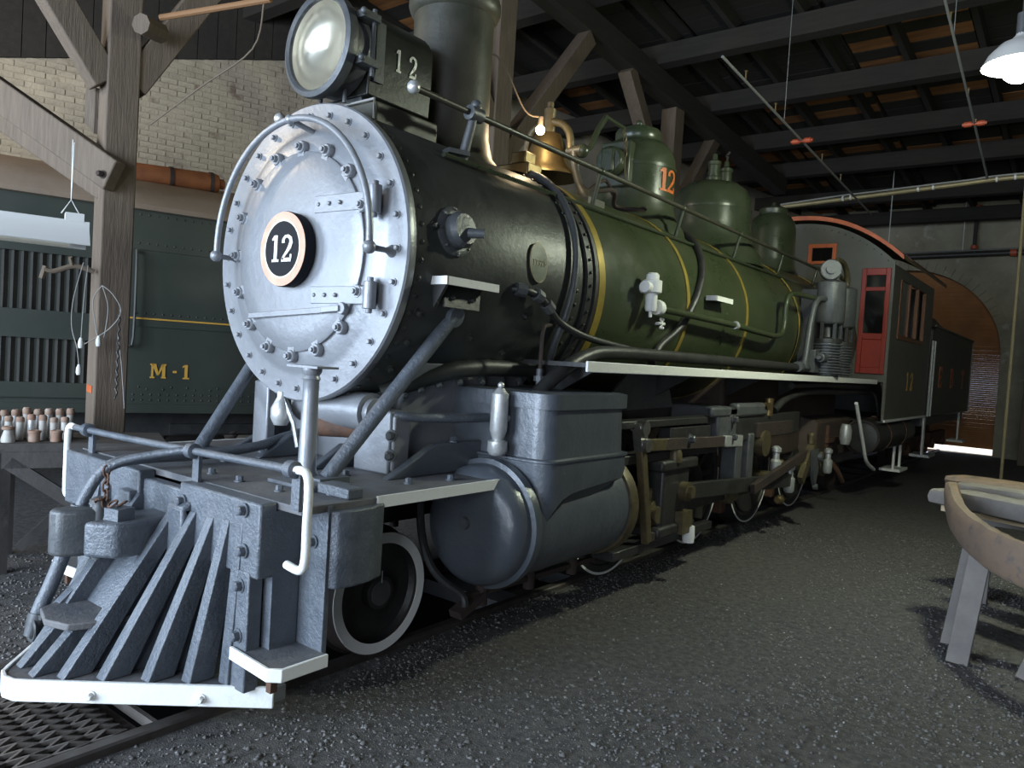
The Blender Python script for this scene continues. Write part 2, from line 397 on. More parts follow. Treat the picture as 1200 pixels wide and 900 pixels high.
def build_shell():
    # rear wall with the arched doorway
    y0 = 17.5; cx, r, sp = -.4, 1.98, 2.2
    m = MB(); n = 40
    arcp = [(cx+r*math.cos(PI*i/n), sp+r*math.sin(PI*i/n)) for i in range(n+1)]
    outer_r = [(12, -.1), (12, 5.9)]
    # front and back faces as strips between the arch and the outline
    def face(y):
        pts = []
        for (x, z) in arcp: pts.append(((x, y, z), (x, y, 6.2)))
        return pts
    for y in (y0, y0+.55):
        st = face(y); o = len(m.v)
        for a, b in st: m.v += [a, b]
        for i in range(n): m.f.append((o+2*i, o+2*i+1, o+2*i+3, o+2*i+2))
        m.add([(cx+r, y, -.1), (12, y, -.1), (12, y, 6.2), (cx+r, y, 6.2)], [(0, 1, 2, 3)])
        m.add([(-14, y, -.1), (cx-r, y, -.1), (cx-r, y, 6.2), (-14, y, 6.2)], [(0, 1, 2, 3)])
    o = len(m.v)
    path = [(cx+r, -.1)]+arcp+[(cx-r, -.1)]
    for x, z in path: m.v += [(x, y0, z), (x, y0+.55, z)]
    for i in range(len(path)-1): m.f.append((o+2*i, o+2*i+1, o+2*i+3, o+2*i+2))
    w = m.build('wall_back', 'wall_plaster'); struct(w, 'whitewashed rear wall with the arched doorway', 'wall')
    # brick rim of the arch
    b = MB(); k = 34
    for i in range(k):
        a0, a1 = PI*(i+.06)/k, PI*(i+.94)/k
        P = [(cx+q*math.cos(a), y0-.03, sp+q*math.sin(a)) for q, a in ((r, a0), (r+.22, a0), (r+.22, a1), (r, a1))]
        b.prism(P, (0, .05, 0))
    a = b.build('arch_bricks', 'wall_plaster', w, kind='stuff')
    # slatted shutter door closing the arch, with a gap at the floor
    m = MB(); yd = y0+.42; z = .10; k = 0
    pts = []
    while z < sp+r:
        half = r if z < sp else math.sqrt(max(0, r*r-(z-sp)**2))
        if half < .1: break
        m.box(cx-half, cx+half, yd-.012-.012*(k % 2), yd+.03, z, z+.046)
        z += .048; k += 1
    d = m.build('door_1', 'slat_brown', kind='structure'); struct(d, 'brown slatted shutter door closing the rear arch', 'door')
    # left brick wall, parallel to the railcar
    bw = MB(); t0 = 4.0
    def wp(s, z, t): p = CAR0+CD*s+CN*t; return V(p.x, p.y, z)
    bw.prism([wp(-9, -.1, t0), wp(17, -.1, t0), wp(17, 7.4, t0), wp(-9, 7.4, t0)], CN*.4)
    w = bw.build('wall_left', 'mortar'); struct(w, 'whitewashed brick side wall behind the green railcar', 'wall')
    rb = random.Random(5); cnt = 0; B = MB(); BR = MB()
    base = MB(); base.box(-.105, .105, -.02, .03, -.034, .034); bme = base.mesh('brick'); bme.materials.append(MATS['brick_white'])
    rot = Matrix((CD, CN, V(0, 0, 1))).transposed().to_quaternion()
    for row in range(62):
        z = 2.75+row*.078
        if z > 6.4: break
        for i in range(34):
            s = -2.2+i*.225+(.112 if row % 2 else 0)
            if rb.random() < .008 or z > 5.02+.26*(s+.46): continue
            off = rb.uniform(.004, .017); p = wp(s, z, t0+off)
            vis = 3.0 < z < 5.2 and -1.3 < s < 2.3
            if vis and cnt < 290 and rb.random() < .62:
                instance('brick', bme, w, p, rot); cnt += 1
            else:
                tgt = BR if rb.random() < .005 else B
                a, e = CD*.105, V(0, 0, .034); q = p-CN*.02
                tgt.prism([q-a-e, q+a-e, q+a+e, q-a+e], CN*.05)
    B.build('brick_field', 'brick_white', w, kind='stuff'); BR.build('bare_brick_field', 'brick_red', w, kind='stuff')
    g = MB()
    for i in range(40):                       # sooty boards closing the wall above the brick
        s0 = -2.6+i*.26; zb = 5.02+.26*(s0+.46)
        g.prism([wp(s0, max(zb, 3.5), t0-.05), wp(s0+.25, max(zb+.067, 3.5), t0-.05), wp(s0+.25, 7.4, t0-.05), wp(s0, 7.4, t0-.05)], CN*.04)
    g.build('gable_boards', 'soot_plank', w, kind='stuff')
    # front wall with two door openings, right wall
    m = MB()
    for x0, x1, z0, z1 in ((-16, -8.9, -.1, 9), (-5.1, -3.3, -.1, 9), (1.3, 3.4, -.1, 9), (7, 12, -.1, 9), (-8.9, -5.1, 4.75, 9), (-3.3, 1.3, 4.75, 9), (3.4, 7, 4.75, 9)): m.box(x0, x1, -7.9, -7.5, z0, z1)
    o = m.build('wall_front', 'wall_dark'); struct(o, 'dark front wall with the open stall doors', 'wall')
    m = MB(); m.box(11.6, 12, -7.9, 18, -.1, 9); o = m.build('wall_right', 'wall_dark'); struct(o, 'dark far side wall beyond the empty stalls', 'wall')
    m = MB(); m.box(-40, 40, 18.06, 60, -.12, -.04); o = m.build('ground_yard', 'yard'); struct(o, 'sunlit pale yard outside the rear arch', 'ground')
    m = MB(); m.box(-40, 40, -50, -7.9, -.12, -.06); o = m.build('ground_apron', 'yard'); struct(o, 'pale ground outside the open stall doors', 'ground')
build_shell()

def build_roof():
    m = MB(); m.add([(-16, -8, RZ(-8)+.10), (12.2, -8, RZ(-8)+.10), (12.2, 18.2, RZ(18.2)+.10), (-16, 18.2, RZ(18.2)+.10),
                     (-16, -8, RZ(-8)+.16), (12.2, -8, RZ(-8)+.16), (12.2, 18.2, RZ(18.2)+.16), (-16, 18.2, RZ(18.2)+.16)],
                    [(0, 1, 2, 3), (4, 5, 6, 7), (0, 1, 5, 4), (1, 2, 6, 5), (2, 3, 7, 6), (3, 0, 4, 7)])
    c = m.build('ceiling', 'wall_dark'); struct(c, 'sooty timber roof deck above the engine', 'ceiling')
    rp = random.Random(41)
    tilt = -math.atan(.08); q = Matrix.Rotation(tilt, 3, 'X').to_quaternion()
    b = MB(); b.box(-1, 1, -.147, .147, -.02, .02)
    ma = b.mesh('plank'); ma.materials.append(MATS['soot_plank']); mb_ = b.mesh('plank_new'); mb_.materials.append(MATS['new_plank'])
    n = 0; y = 2.0
    while y < 17.4:
        for x0, ln in ((-10.5, 3.9), (-6.55, 2.6), (-3.9, 2.2), (-1.65, 1.75), (.15, 1.55), (1.75, 1.9)):
            if n >= 298: break
            hot = rp.random() < (.20 if x0 > -4 else .12)
            l = ln-.02
            instance('roof_plank', mb_ if hot else ma, c, (x0+ln/2, y, RZ(y)+.03+rp.uniform(-.008, .008)), q, (l/2, 1, 1)); n += 1
        y += .31
    m = MB(); y = -7.7
    while y < 2: m.bar((-15, y, RZ(y)+.05), (11.5, y, RZ(y)+.05), .30, .03); y += .31
    m.build('roof_plank_field', 'soot_plank', c, kind='stuff')
    # rafters (along the track) and purlins (across)
    r = MB(); r.bar((0, -8, RZ(-8)-.09), (0, 17.5, RZ(17.5)-.09), .075, .2); rm = r.mesh('rafter'); rm.materials.append(MATS['timber_y'])
    for x in np.arange(-12, 6, .92): instance('rafter', rm, c, (float(x), 0, 0))
    p = MB(); p.box(-15, 11.5, -.11, .11, -.14, .14); pm = p.mesh('purlin'); pm.materials.append(MATS['timber_x'])
    for y in (.2, 2.1, 3.9, 5.7, 7.6, 9.45, 11.35, 13.0, 15.1, 16.9): instance('purlin', pm, c, (0, y, RZ(y)-.33))
build_roof()

def build_posts():
    m = MB()
    def post(name, lab, x, y, ang, w=.22, brs=(), top=None, matn='timber'):
        t = thing(name, lab, 'post', (x, y, -.04))
        c, s = math.cos(math.radians(ang)), math.sin(math.radians(ang)); a = V(c, -s, 0)*w/2; b = V(s, c, 0)*w/2
        m = MB(); o = V(x, y, -.04); m.prism([o-a-b, o+a-b, o+a+b, o-a+b], (0, 0, (top or RZ(y)-.80)+.04))
        m.build('shaft', matn, t, bevel=.012)
        for p, q, bw, bh in brs:
            k = MB(); k.bar(p, q, bw, bh); k.build('brace', matn, t, bevel=.01)
        return t
    t = post('timber_post', 'grey timber post with angled braces and hanging wires beside the railcar', -2.62, .18, 9,
        w=.225, brs=(((-2.63, .08, 3.36), (-2.75, -.80, 4.62), .18, .20), ((-2.60, .25, 3.38), (-2.45, 1.20, 5.0), .18, .20),
             ((-2.42, .085, 2.655), (-4.55, -.69, 3.91), .10, .235), ((-2.66, .17, 2.56), (-4.6, -.54, 3.66), .20, .12)), top=6.0)
    k = MB(); k.cyl((-2.40, .36, 3.78), (-2.31, .17, 3.76), .075, n=8); k.build('bolt_knob', 'timber', t)
    k = MB(); k.prism([(-2.735, .06, 3.0), (-2.735, .06, 3.34), (-2.80, .02, 3.34), (-2.80, .02, 3.08)], (.03, .19, 0)); k.build('cleat', 'timber', t)
    k = MB(); k.hexbolt((-2.46, .025, 2.66), (.34, -.94, 0), .022, .05); k.build('bolt', 'dark_rust', t)
    k = MB(); a = V(math.cos(math.radians(9)), -math.sin(math.radians(9)), 0); b = V(math.sin(math.radians(9)), math.cos(math.radians(9)), 0)
    o = V(-2.62, .18, 0)-b*.114; k.prism([o-a*.085+V(0, 0, 1.07), o+a*.055+V(0, 0, 1.065), o+a*.06+V(0, 0, 1.12), o-a*.08+V(0, 0, 1.125)], -b*.003); k.build('orange_mark', 'orange_trim', t)
    for i, (x, y, lab) in enumerate(((-2.2, 4.05, 'dark timber post behind the smoke stack with a long brace'), (-2.2, 8.35, 'dark timber post standing behind the steam dome'))):
        post('timber_post', lab, x, y, 5, brs=(((x, y+.1, 3.75), (x, y+1.75, 5.70), .2, .2), ((x, y-.1, 4.1), (x, y-1.5, 5.66), .2, .2)), w=.26)
    post('timber_post', 'timber post against the whitewashed wall beside the arched door', 2.28, 16.2, 0, w=.28)
    m = MB(); m.bar((-2.42, -2, RZ(-2)-.64), (-2.05, 13, RZ(13)-.64), .26, .3); m.build('tie_beam', 'timber_y', bpy.data.objects['ceiling'])
    k = MB(); k.tube(smooth([(-2.27, .29, 3.84), (-1.9, .44, 3.87), (-1.40, .62, 3.90)], 4), .022, 8); o = k.build('iron_rod', 'rod_brown'); tag(o, 'orange brown rod reaching from the braced grey post', 'rod')
    k = MB(); k.tube(smooth([(-1.45, .60, 3.87), (-1.53, .58, 3.57), (-1.95, .44, 3.33), (-2.38, .30, 3.08)], 5), .006, 6); o = k.build('pull_cord', 'rope'); tag(o, 'thin slanting cord tied between the braced post and the rod', 'cord')
build_posts()

# ================================================================== railcar M-1
def build_railcar():
    t = thing('railcar', 'dark green railcar with tan roof standing behind the engine', 'railcar', carp(1, 1.3, 0))
    def panel(mb, s0, s1, z0, z1, t0=0, t1=.05): mb.prism([carp(s0, t0, z0), carp(s1, t0, z0), carp(s1, t0, z1), carp(s0, t0, z1)], CN*(t1-t0))
    m = MB(); panel(m, -2.6, 4.2, .84, 2.70, 0, 2.5); m.build('body', 'car_green', t)
    m = MB(); prof = [(-.07, 2.66), (-.09, 2.70), (-.05, 2.80), (.03, 2.87), (.25, 2.96), (.7, 3.08), (1.25, 3.13), (1.8, 3.08), (2.25, 2.96), (2.5, 2.85), (2.58, 2.66)]
    m.rings([[carp(s, a, z) for a, z in prof] for s in (-2.7, 4.3)]); m.build('roof', 'car_roof', t)
    m = MB(); panel(m, -.02, 4.2, 1.60, 1.66, -.018, 0); panel(m, -.02, 4.2, 2.30, 2.335, -.012, 0); m.build('belt_rail', 'car_green', t)
    m = MB(); panel(m, -.02, 4.2, 1.665, 1.68, -.012, 0); m.build('gold_stripe', 'gold_paint', t)
    m = MB(); panel(m, -2.6, 4.2, .80, .88, -.02, .02); m.build('sill', 'car_green', t)
    m = MB(); panel(m, -.02, .02, .9, 2.66, -.015, 0); m.build('corner_strip', 'car_green', t)
    m = MB(); panel(m, -2.5, -.16, 1.44, 1.68, -.05, 0); panel(m, -2.5, -.16, 2.17, 2.26, -.04, 0); panel(m, -2.5, -.16, .93, 1.06, -.04, 0); m.build('louvre_frame', 'car_green', t)
    sm = None; k = 0
    for z0, z1 in ((1.06, 1.44), (1.68, 2.17)):
        for s in np.arange(-1.5, -.2, .068):
            mb = MB(); p = carp(float(s), 0, z0); e = CD*.024
            mb.prism([p-e, p+e, p+e-CN*.004, p-CN*.03-e*.2, p-e-CN*.004], (0, 0, z1-z0)); mb.build('louvre_slat', 'car_slat', t)
    # rivets as one relief part
    m = MB()
    def riv(s, z): m.lathe([(.011, 0), (.008, .006), (.0, .009)], carp(s, -.0, z), -CN, 6, True, False)
    for s in np.arange(.05, 4.1, .075):
        for z in (.92, .97, 1.72, 2.36, 2.62): riv(float(s), z)
    for i in range(60): riv(.1+i*.07, 1.02+(.02 if i % 2 else 0)) if i % 3 else None
    for z in np.arange(1.0, 2.6, .07):
        for s in (.05, 1.9, 3.7): riv(s, float(z))
    m.build('rivets', 'car_slat', t, kind='stuff')
    m = MB(); text(m, 'M', carp(.33, -.004, 1.125), CD, (0, 0, 1), .135, .1, 1.15); m.build('letter', 'gold_paint', t); m = MB(); text(m, '-', carp(.475, -.004, 1.125), CD, (0, 0, 1), .135, .1, .8); m.build('letter', 'gold_paint', t); m = MB(); text(m, '1', carp(.575, -.004, 1.125), CD, (0, 0, 1), .135, .1, 1.1)
    m.build('letter', 'gold_paint', t)
    m = MB(); m.tube(smooth([carp(.10, -.02, 2.27), carp(.10, -.07, 2.22), carp(.10, -.07, 1.5), carp(.06, -.07, 1.42), carp(.02, -.02, 1.42)], 3), .012, 8); m.build('grab_iron', 'car_slat', t)
    # running gear in the dark below
    m = MB(); panel(m, -2.4, 4.1, .55, .82, .3, .5); m.build('underframe', 'black_metal', t)
    for s in (.75, 2.05):
        m = MB(); m.lathe([(.36, -.06), (.36, .05), (.30, .06), (.30, .04), (.1, .05), (.1, .09)], carp(s, .55, .36), -CN, 28); m.build('wheel', 'dark_rust', t)
        m = MB(); m.cyl(carp(s, .40, .36), carp(s, .22, .36), .12, n=14); m.build('journal_box', 'black_metal', t)
    for s0 in (.4,):
        m = MB(); m.bar(carp(s0, .3, .42), carp(s0+2.0, .3, .42), .08, .16); m.bar(carp(s0+.1, .3, .62), carp(s0+1.9, .3, .62), .1, .1); m.build('truck_frame', 'black_metal', t)
        for k in (.7, 1.3):
            m = MB(); pts = [carp(s0+k, .3, .42)+V(.05*math.cos(a), .05*math.sin(a), a*.0065) for a in np.linspace(0, 30, 60)]; m.tube(pts, .014, 6); m.build('spring', 'dark_rust', t)
    # tank strapped to the roof edge
    a, b = carp(-.35, .45, 3.05), carp(.90, .45, 3.10)
    tk = thing('roof_air_tank', 'rusty orange cylindrical tank lying on the railcar roof', 'tank', carp(.2, .45, 2.95))
    m = MB(); L = (b-a).length; m.lathe([(.0, 0), (.07, .01), (.098, .05), (.098, L-.06), (.085, L-.02), (.05, L), (.05, L+.035), (.04, L+.045)], a, b-a, 24); m.build('shell', 'tank_rust', tk)
    for f in (.63, .93):
        c = a.lerp(b, f); m = MB(); ax = (b-a).normalized(); m.lathe([(.099, -.018), (.106, -.018), (.106, .018), (.099, .018)], c, ax, 24, False, False)
        m.bar(c+V(0, 0, -.22), c+V(0, 0, -.10), .05, .05); m.build('strap', 'dark_rust', tk)
build_railcar()

# ================================================================== locomotive
ZC = 1.998
LOCO = thing('locomotive', 'black and green steam locomotive with grey smokebox front numbered 12', 'locomotive', (0, 0, 0))
BOLT = MB().hexbolt((0, 0, 0), (0, 0, 1), .0135, .02).mesh('bolt')
def bolt(parent, p, ax, matn, s=1.0, name='bolt'):
    key = 'bolt_'+matn
    if key not in bpy.data.meshes:
        me = BOLT.copy(); me.name = key; me.materials.append(MATS[matn])
    return instance(name, bpy.data.meshes[key], parent, p, Vector((0, 0, 1)).rotation_difference(Vector(ax)), (s, s, s))

def smokebox():
    m = MB(); m.lathe([(.752, -.015), (.76, 0), (.76, 1.56)], (0, 0, ZC), (0, 1, 0), 96); sb = m.build('smokebox', 'smokebox_black', LOCO)
    m = MB()
    for y in (.07, 1.42):
        for i in range(56):
            a = 2*PI*(i+.5)/56; d = V(math.cos(a), 0, math.sin(a)); m.lathe([(.014, -.002), (.012, .006), (.004, .010)], V(0, y, ZC)+d*.76, d, 7, False)
    m.build('rivets', 'smokebox_black', sb, kind='stuff')
    # front plate: flat rim, then a shallow dish
    m = MB(); m.lathe([(.765, .03), (.772, .02), (.772, -.018), (.764, -.028), (.645, -.030), (.615, -.036), (.585, -.052), (.50, -.058), (.0, -.058)], (0, 0, ZC), (0, 1, 0), 96, False, False)
    fr = m.build('smokebox_front', 'graphite', LOCO)
    for i in range(28):
        a = 2*PI*i/28+PI/2; bolt(fr, (.706*math.cos(a), -.029, ZC+.706*math.sin(a)), (0, -1, 0), 'graphite')
    m = MB(); m.lathe([(.515, -.056), (.515, -.074), (.505, -.080), (.40, -.088), (.2, -.096), (0, -.098)], (0, 0, ZC), (0, 1, 0), 96, False, False)
    dr = m.build('smokebox_door', 'graphite', LOCO)
    k = MB()                                  # door dog: rounded lug with its stud and nut
    k.lathe([(.034, 0), (.034, .022), (.028, .03)], (0, 0, 0), (0, 0, 1), 16); k.bar((-.005, 0, .012), (.055, 0, .012), .05, .022); k.lathe([(.012, .03), (.012, .06)], (.0, 0, 0), (0, 0, 1), 8); k.lathe([(.02, .03), (.02, .048)], (0, 0, 0), (0, 0, 1), 6)
    me = k.mesh('clamp'); me.materials.append(MATS['graphite'])
    for i in range(16):
        a = 2*PI*i/16+PI/2
        if i in (12, 13, 11): 
            if i == 12: continue
        R = Matrix((V(-math.cos(a), 0, -math.sin(a)), V(0, -1, 0).cross(V(-math.cos(a), 0, -math.sin(a))), V(0, -1, 0))).transposed()
        instance('clamp', me, dr, (.538*math.cos(a), -.058, ZC+.538*math.sin(a)), R.to_quaternion())
    for z, x0 in ((2.225, .16), (1.775, .16)):
        m = MB(); m.bar((x0, -.093, z), (.60, -.075, z), .012, .085); m.lathe([(.032, -.065), (.032, .065)], (.585, -.082, z), (0, 0, 1), 16)
        m.lathe([(.016, -.085), (.016, .085)], (.585, -.082, z), (0, 0, 1), 10)
        for x in (.19, .27, .35): m.lathe([(.012, 0), (.010, .006), (.004, .010)], (x, -.097, z), (0, -1, 0), 8, False)
        m.build('hinge', 'graphite', dr, bevel=.003)
    m = MB(); m.bar((-.35, -.105, 1.662), (.36, -.105, 1.705), .014, .03, (0, 0, 1)); m.lathe([(.03, 0), (.03, .03)], (.405, -.075, 1.71), (0, -1, 0), 12); m.bar((.28, -.11, 1.70), (.40, -.10, 1.71), .03, .03); m.build('latch_bar', 'graphite', dr, bevel=.003)
    # number plate standing off the door
    npl = MB(); npl.lathe([(.165, .0), (.19, .01), (.192, .055), (.186, .066)], (0, -.096, ZC+.004), (0, -1, 0), 64); np_ = npl.build('number_plate', 'plate_black', LOCO)
    m = MB(); m.lathe([(.188, .0655), (.188, .0672), (.146, .0672)], (0, -.096, ZC+.004), (0, -1, 0), 64, False); m.build('outer_ring', 'plate_pink', np_)
    m = MB(); m.lathe([(.150, .0665), (.150, .069), (.139, .0692)], (0, -.096, ZC+.004), (0, -1, 0), 64, False); m.build('inner_ring', 'plate_cream', np_)
    m = MB(); m.lathe([(.140, .0665), (.140, .0698)], (0, -.096, ZC+.004), (0, -1, 0), 64, False); m.build('plate_field', 'plate_black', np_)
    m = MB(); text(m, '12', (0.0, -.166, ZC-.062), (1, 0, 0), (0, 0, 1), .135, .094, 1.05, .004); m.build('number', 'white_paint', np_)
    m = MB(); m.cyl((0, -.06, ZC), (0, -.10, ZC), .10, n=24); m.build('stud', 'black_metal', np_)
    # arched handrail over the door
    pts = [V(-.60, -.17, 1.985)]+arc(.035, 2.02, .628, 180, 0, -.17, 36)+[V(.663, -.17, 1.985)]
    m = MB(); m.tube(pts, .017, 12); hr = m.build('front_handrail', 'graphite', LOCO)
    for x in (-.598, .665):
        m = MB(); m.ball((x, -.17, 1.985), .032); m.lathe([(.016, -.02), (.013, .10), (.022, .125), (.03, .135), (.03, .145)], (x, -.17, 1.985), (0, 1, 0), 12); m.build('rail_knob', 'graphite', hr)
    m = MB(); m.ball((.02, -.17, 2.648), .025); m.cyl((.02, -.17, 2.648), (.03, -.03, 2.62), .014, n=10); m.build('rail_knob', 'graphite', hr)
    for s in (1, -1):
        m = MB(); m.cyl((s*.703, .372, 1.708), (s*.548, -.25, .915), .037, n=20)
        m.lathe([(.055, -.015), (.055, .02)], (s*.715, .375, 1.715), (s, .05, -.25), 16)
        m.box(s*.55-.07, s*.55+.07, -.34, -.17, .9, .93); m.build('smokebox_brace', 'pilot_paint', LOCO)
    # step bracket on the smokebox flank
    for s in (1,):
        m = MB(); m.box(.70, .84, .17, .55, 1.86, 1.885); st = m.build('smokebox_step', 'black_metal', LOCO, bevel=.004)
        m = MB(); m.box(.84, .85, .165, .555, 1.852, 1.892); m.box(.74, .85, .158, .17, 1.852, 1.892); m.build('step_edge', 'white_paint', st)
        m = MB(); m.prism([(.74, .17, 1.86), (.84, .17, 1.86), (.76, .17, 1.74)], (0, .02, 0)); m.prism([(.76, .22, 1.855), (.775, .22, 1.75), (.775, .48, 1.75), (.76, .50, 1.855)], (.012, 0, 0)); m.build('step_gusset', 'black_metal', st)
        for y in (.28, .42): bolt(st, (.775, y, 1.80), (1, 0, -.2), 'black_metal', .9)
    # round hand-hole cover with a projecting plug
    a = math.atan2(.127, .749); d = V(math.cos(a), 0, math.sin(a)); p = V(0, .30, ZC)+d*.755
    m = MB(); m.lathe([(.125, -.03), (.125, .015), (.11, .022), (.095, .024)], p, d, 36); c = m.build('hand_hole_ring', 'grey_metal', LOCO)
    m = MB(); m.lathe([(.088, .02), (.092, .06), (.075, .085), (.0, .09)], p, d, 32, True, False); m.build('cover', 'grey_metal', c)
    m = MB(); m.cyl(p+d*.085+V(0, .01, -.02), p+d*.15+V(0, .06, -.03), .026, .022, 14); m.build('plug', 'grey_metal', c)
    for i in range(8):
        w = 2*PI*i/8; q = V(0, math.cos(w), 0)+d.cross(V(0, 1, 0))*math.sin(w); bolt(c, p+q*.112+d*.015, d, 'grey_metal', .6)
    # oval builder's plate
    a = math.atan2(.07, .757); d = V(math.cos(a), 0, math.sin(a)); up = V(-math.sin(a), 0, math.cos(a)); p = V(0, .995, ZC)+d*.765
    m = MB(); m.prism([p+V(0, 1, 0)*(.085*math.cos(w))+up*(.115*math.sin(w)) for w in np.linspace(0, 2*PI, 37)[:-1]], d*.008); bp = m.build('builders_plate', 'olive_steel', LOCO)
    m = MB(); m.prism([p+d*.008+V(0, 1, 0)*(.078*math.cos(w))+up*(.107*math.sin(w)) for w in np.linspace(0, 2*PI, 37)[:-1]], d*.001); m.build('plate_field', 'jacket_green', bp)
    m = MB(); text(m, '37325', p+d*.0092-up*.02, (0, 1, 0), up, .036, .027, .9, .002); m.build('serial_number', 'olive_steel', bp)
    # jacket seam
    m = MB(); m.lathe([(.765, 1.50), (.783, 1.50), (.783, 1.56), (.77, 1.56), (.77, 1.585), (.79, 1.585), (.79, 1.62), (.765, 1.62)], (0, 0, ZC), (0, 1, 0), 96, False, False); sr = m.build('seam_ring', 'black_metal', LOCO)
    m = MB()
    for i in range(60):
        a = 2*PI*i/60; d = V(math.cos(a), 0, math.sin(a)); m.hexbolt(V(0, 1.53, ZC)+d*.783, d, .010, .012, False)
    m.build('seam_bolts', 'black_metal', sr, kind='stuff')
    # small lubricator studs on the flank
    for y, a in ((.12, -22), (.12, -34), (.14, -48), (.15, 10), (.95, -18), (.9, -36), (.55, -30)):
        w = math.radians(a); d = V(math.cos(w), 0, math.sin(w)); bolt(sb, V(0, y, ZC)+d*.76, d, 'smokebox_black', 1.1, 'stud')
smokebox()

def boiler():
    m = MB(); m.lathe([(.772, 1.60), (.772, 5.6), (.80, 6.4), (.82, 8.05)], (0, 0, ZC), (0, 1, 0), 96); b = m.build('boiler', 'jacket_green', LOCO)
    for y, w in ((1.68, .075), (2.97, .05), (4.22, .045), (5.72, .045), (7.0, .04)):
        rr = .775 if y < 5.6 else (.783 if y < 6 else .812)
        m = MB(); m.lathe([(rr, y-w/2), (rr+.007, y-w/2), (rr+.007, y+w/2), (rr, y+w/2)], (0, 0, ZC), (0, 1, 0), 96, False, False); m.build('boiler_band', 'gold_band', b)
    m = MB(); m.box(-.62, .62, 4.2, 8.0, .62, 1.7); m.build('firebox', 'firebox', LOCO, bevel=.04)
    m = MB(); m.box(-.55, .55, 6.3, 8.4, .25, .62); m.prism([(.56, 6.5, .62), (.80, 6.6, .55), (.80, 8.2, .55), (.56, 8.3, .62)], (0, 0, .45)); m.build('ash_pan', 'firebox', LOCO, bevel=.02)
boiler()

def stack():
    m = MB(); m.lathe([(.40, -.12), (.36, 0), (.29, .08), (.258, .20), (.25, .34), (.247, .85), (.25, .98)], (0, 1.0, 2.66), (0, 0, 1), 48)
    s = m.build('smoke_stack', 'stack_black', LOCO)
    m = MB(); m.lathe([(.25, .93), (.272, .95), (.285, .985), (.285, 1.03), (.272, 1.06), (.25, 1.10), (.245, 1.35), (.225, 1.35), (.225, .9)], (0, 1.0, 2.66), (0, 0, 1), 48, False, False); m.build('stack_lip', 'stack_black', s)
    m = MB(); m.box(-.30, .30, .14, .60, 2.62, 2.80); b = m.build('headlight_bracket', 'stack_black', LOCO, bevel=.012)
    m = MB(); m.tube([(-.30, .13, 2.80), (.30, .13, 2.80), (.30, .13, 2.64)], .007, 6); m.build('bracket_edge', 'wire_grey', b)
    # headlight: arched case, hinged round door, reflector, glass
    hz = 3.08; m = MB()
    prof = [(-.205, -.235), (.205, -.235), (.215, -.05)]+[(.215*math.cos(a), .09+.17*math.sin(a)) for a in np.linspace(.15, PI-.15, 14)]+[(-.215, -.05)]
    m.rings([[V(x, y, hz+z) for x, z in prof] for y in (.16, .62)]); h = m.build('headlight', 'headlight_black', LOCO, bevel=.008)
    m = MB(); m.lathe([(.235, .17), (.24, .06), (.265, .055), (.272, .03), (.268, .0), (.245, -.012), (.232, .0), (.228, .03)], (0, -.02, hz), (0, 1, 0), 56, True, False); m.build('door_rim', 'grey_metal', h)
    m = MB(); m.lathe([(.228, .03), (.215, .07), (.18, .105), (.12, .128), (.0, .14)], (0, -.02, hz), (0, 1, 0), 56, False, False); m.build('reflector', 'reflector', h)
    m = MB(); m.lathe([(.229, .010), (.15, .005), (0, .003)], (0, -.02, hz), (0, 1, 0), 48, False, False); m.build('lens', 'lens_glass', h)
    m = MB()
    for z in (.13, -.10): m.box(.20, .285, .05, .16, hz+z-.018, hz+z+.018); m.ball((.29, .04, hz+z), .018)
    m.lathe([(.012, -.16), (.012, .18)], (.255, .14, hz), (0, 0, 1), 8); m.box(.215, .225, .19, .25, hz-.16, hz+.15); m.build('door_hinge', 'grey_metal', h)
    m = MB(); text(m, '12', (.217, .41, hz-.06), (0, 1, 0), (0, 0, 1), .12, .105, .75, .003); m.build('number', 'silver', h)
    m = MB(); m.bar((.0, .2, 2.80), (0, .2, 2.86), .3, .06); m.build('foot', 'grey_metal', h); m = MB(); m.bar((.0, .55, 2.80), (0, .55, 2.86), .3, .06); m.cyl((.10, .10, 2.80), (.10, .10, 2.88), .012, n=8); m.cyl((-.10, .10, 2.80), (-.10, .10, 2.88), .012, n=8); m.build('foot', 'grey_metal', h)
stack()

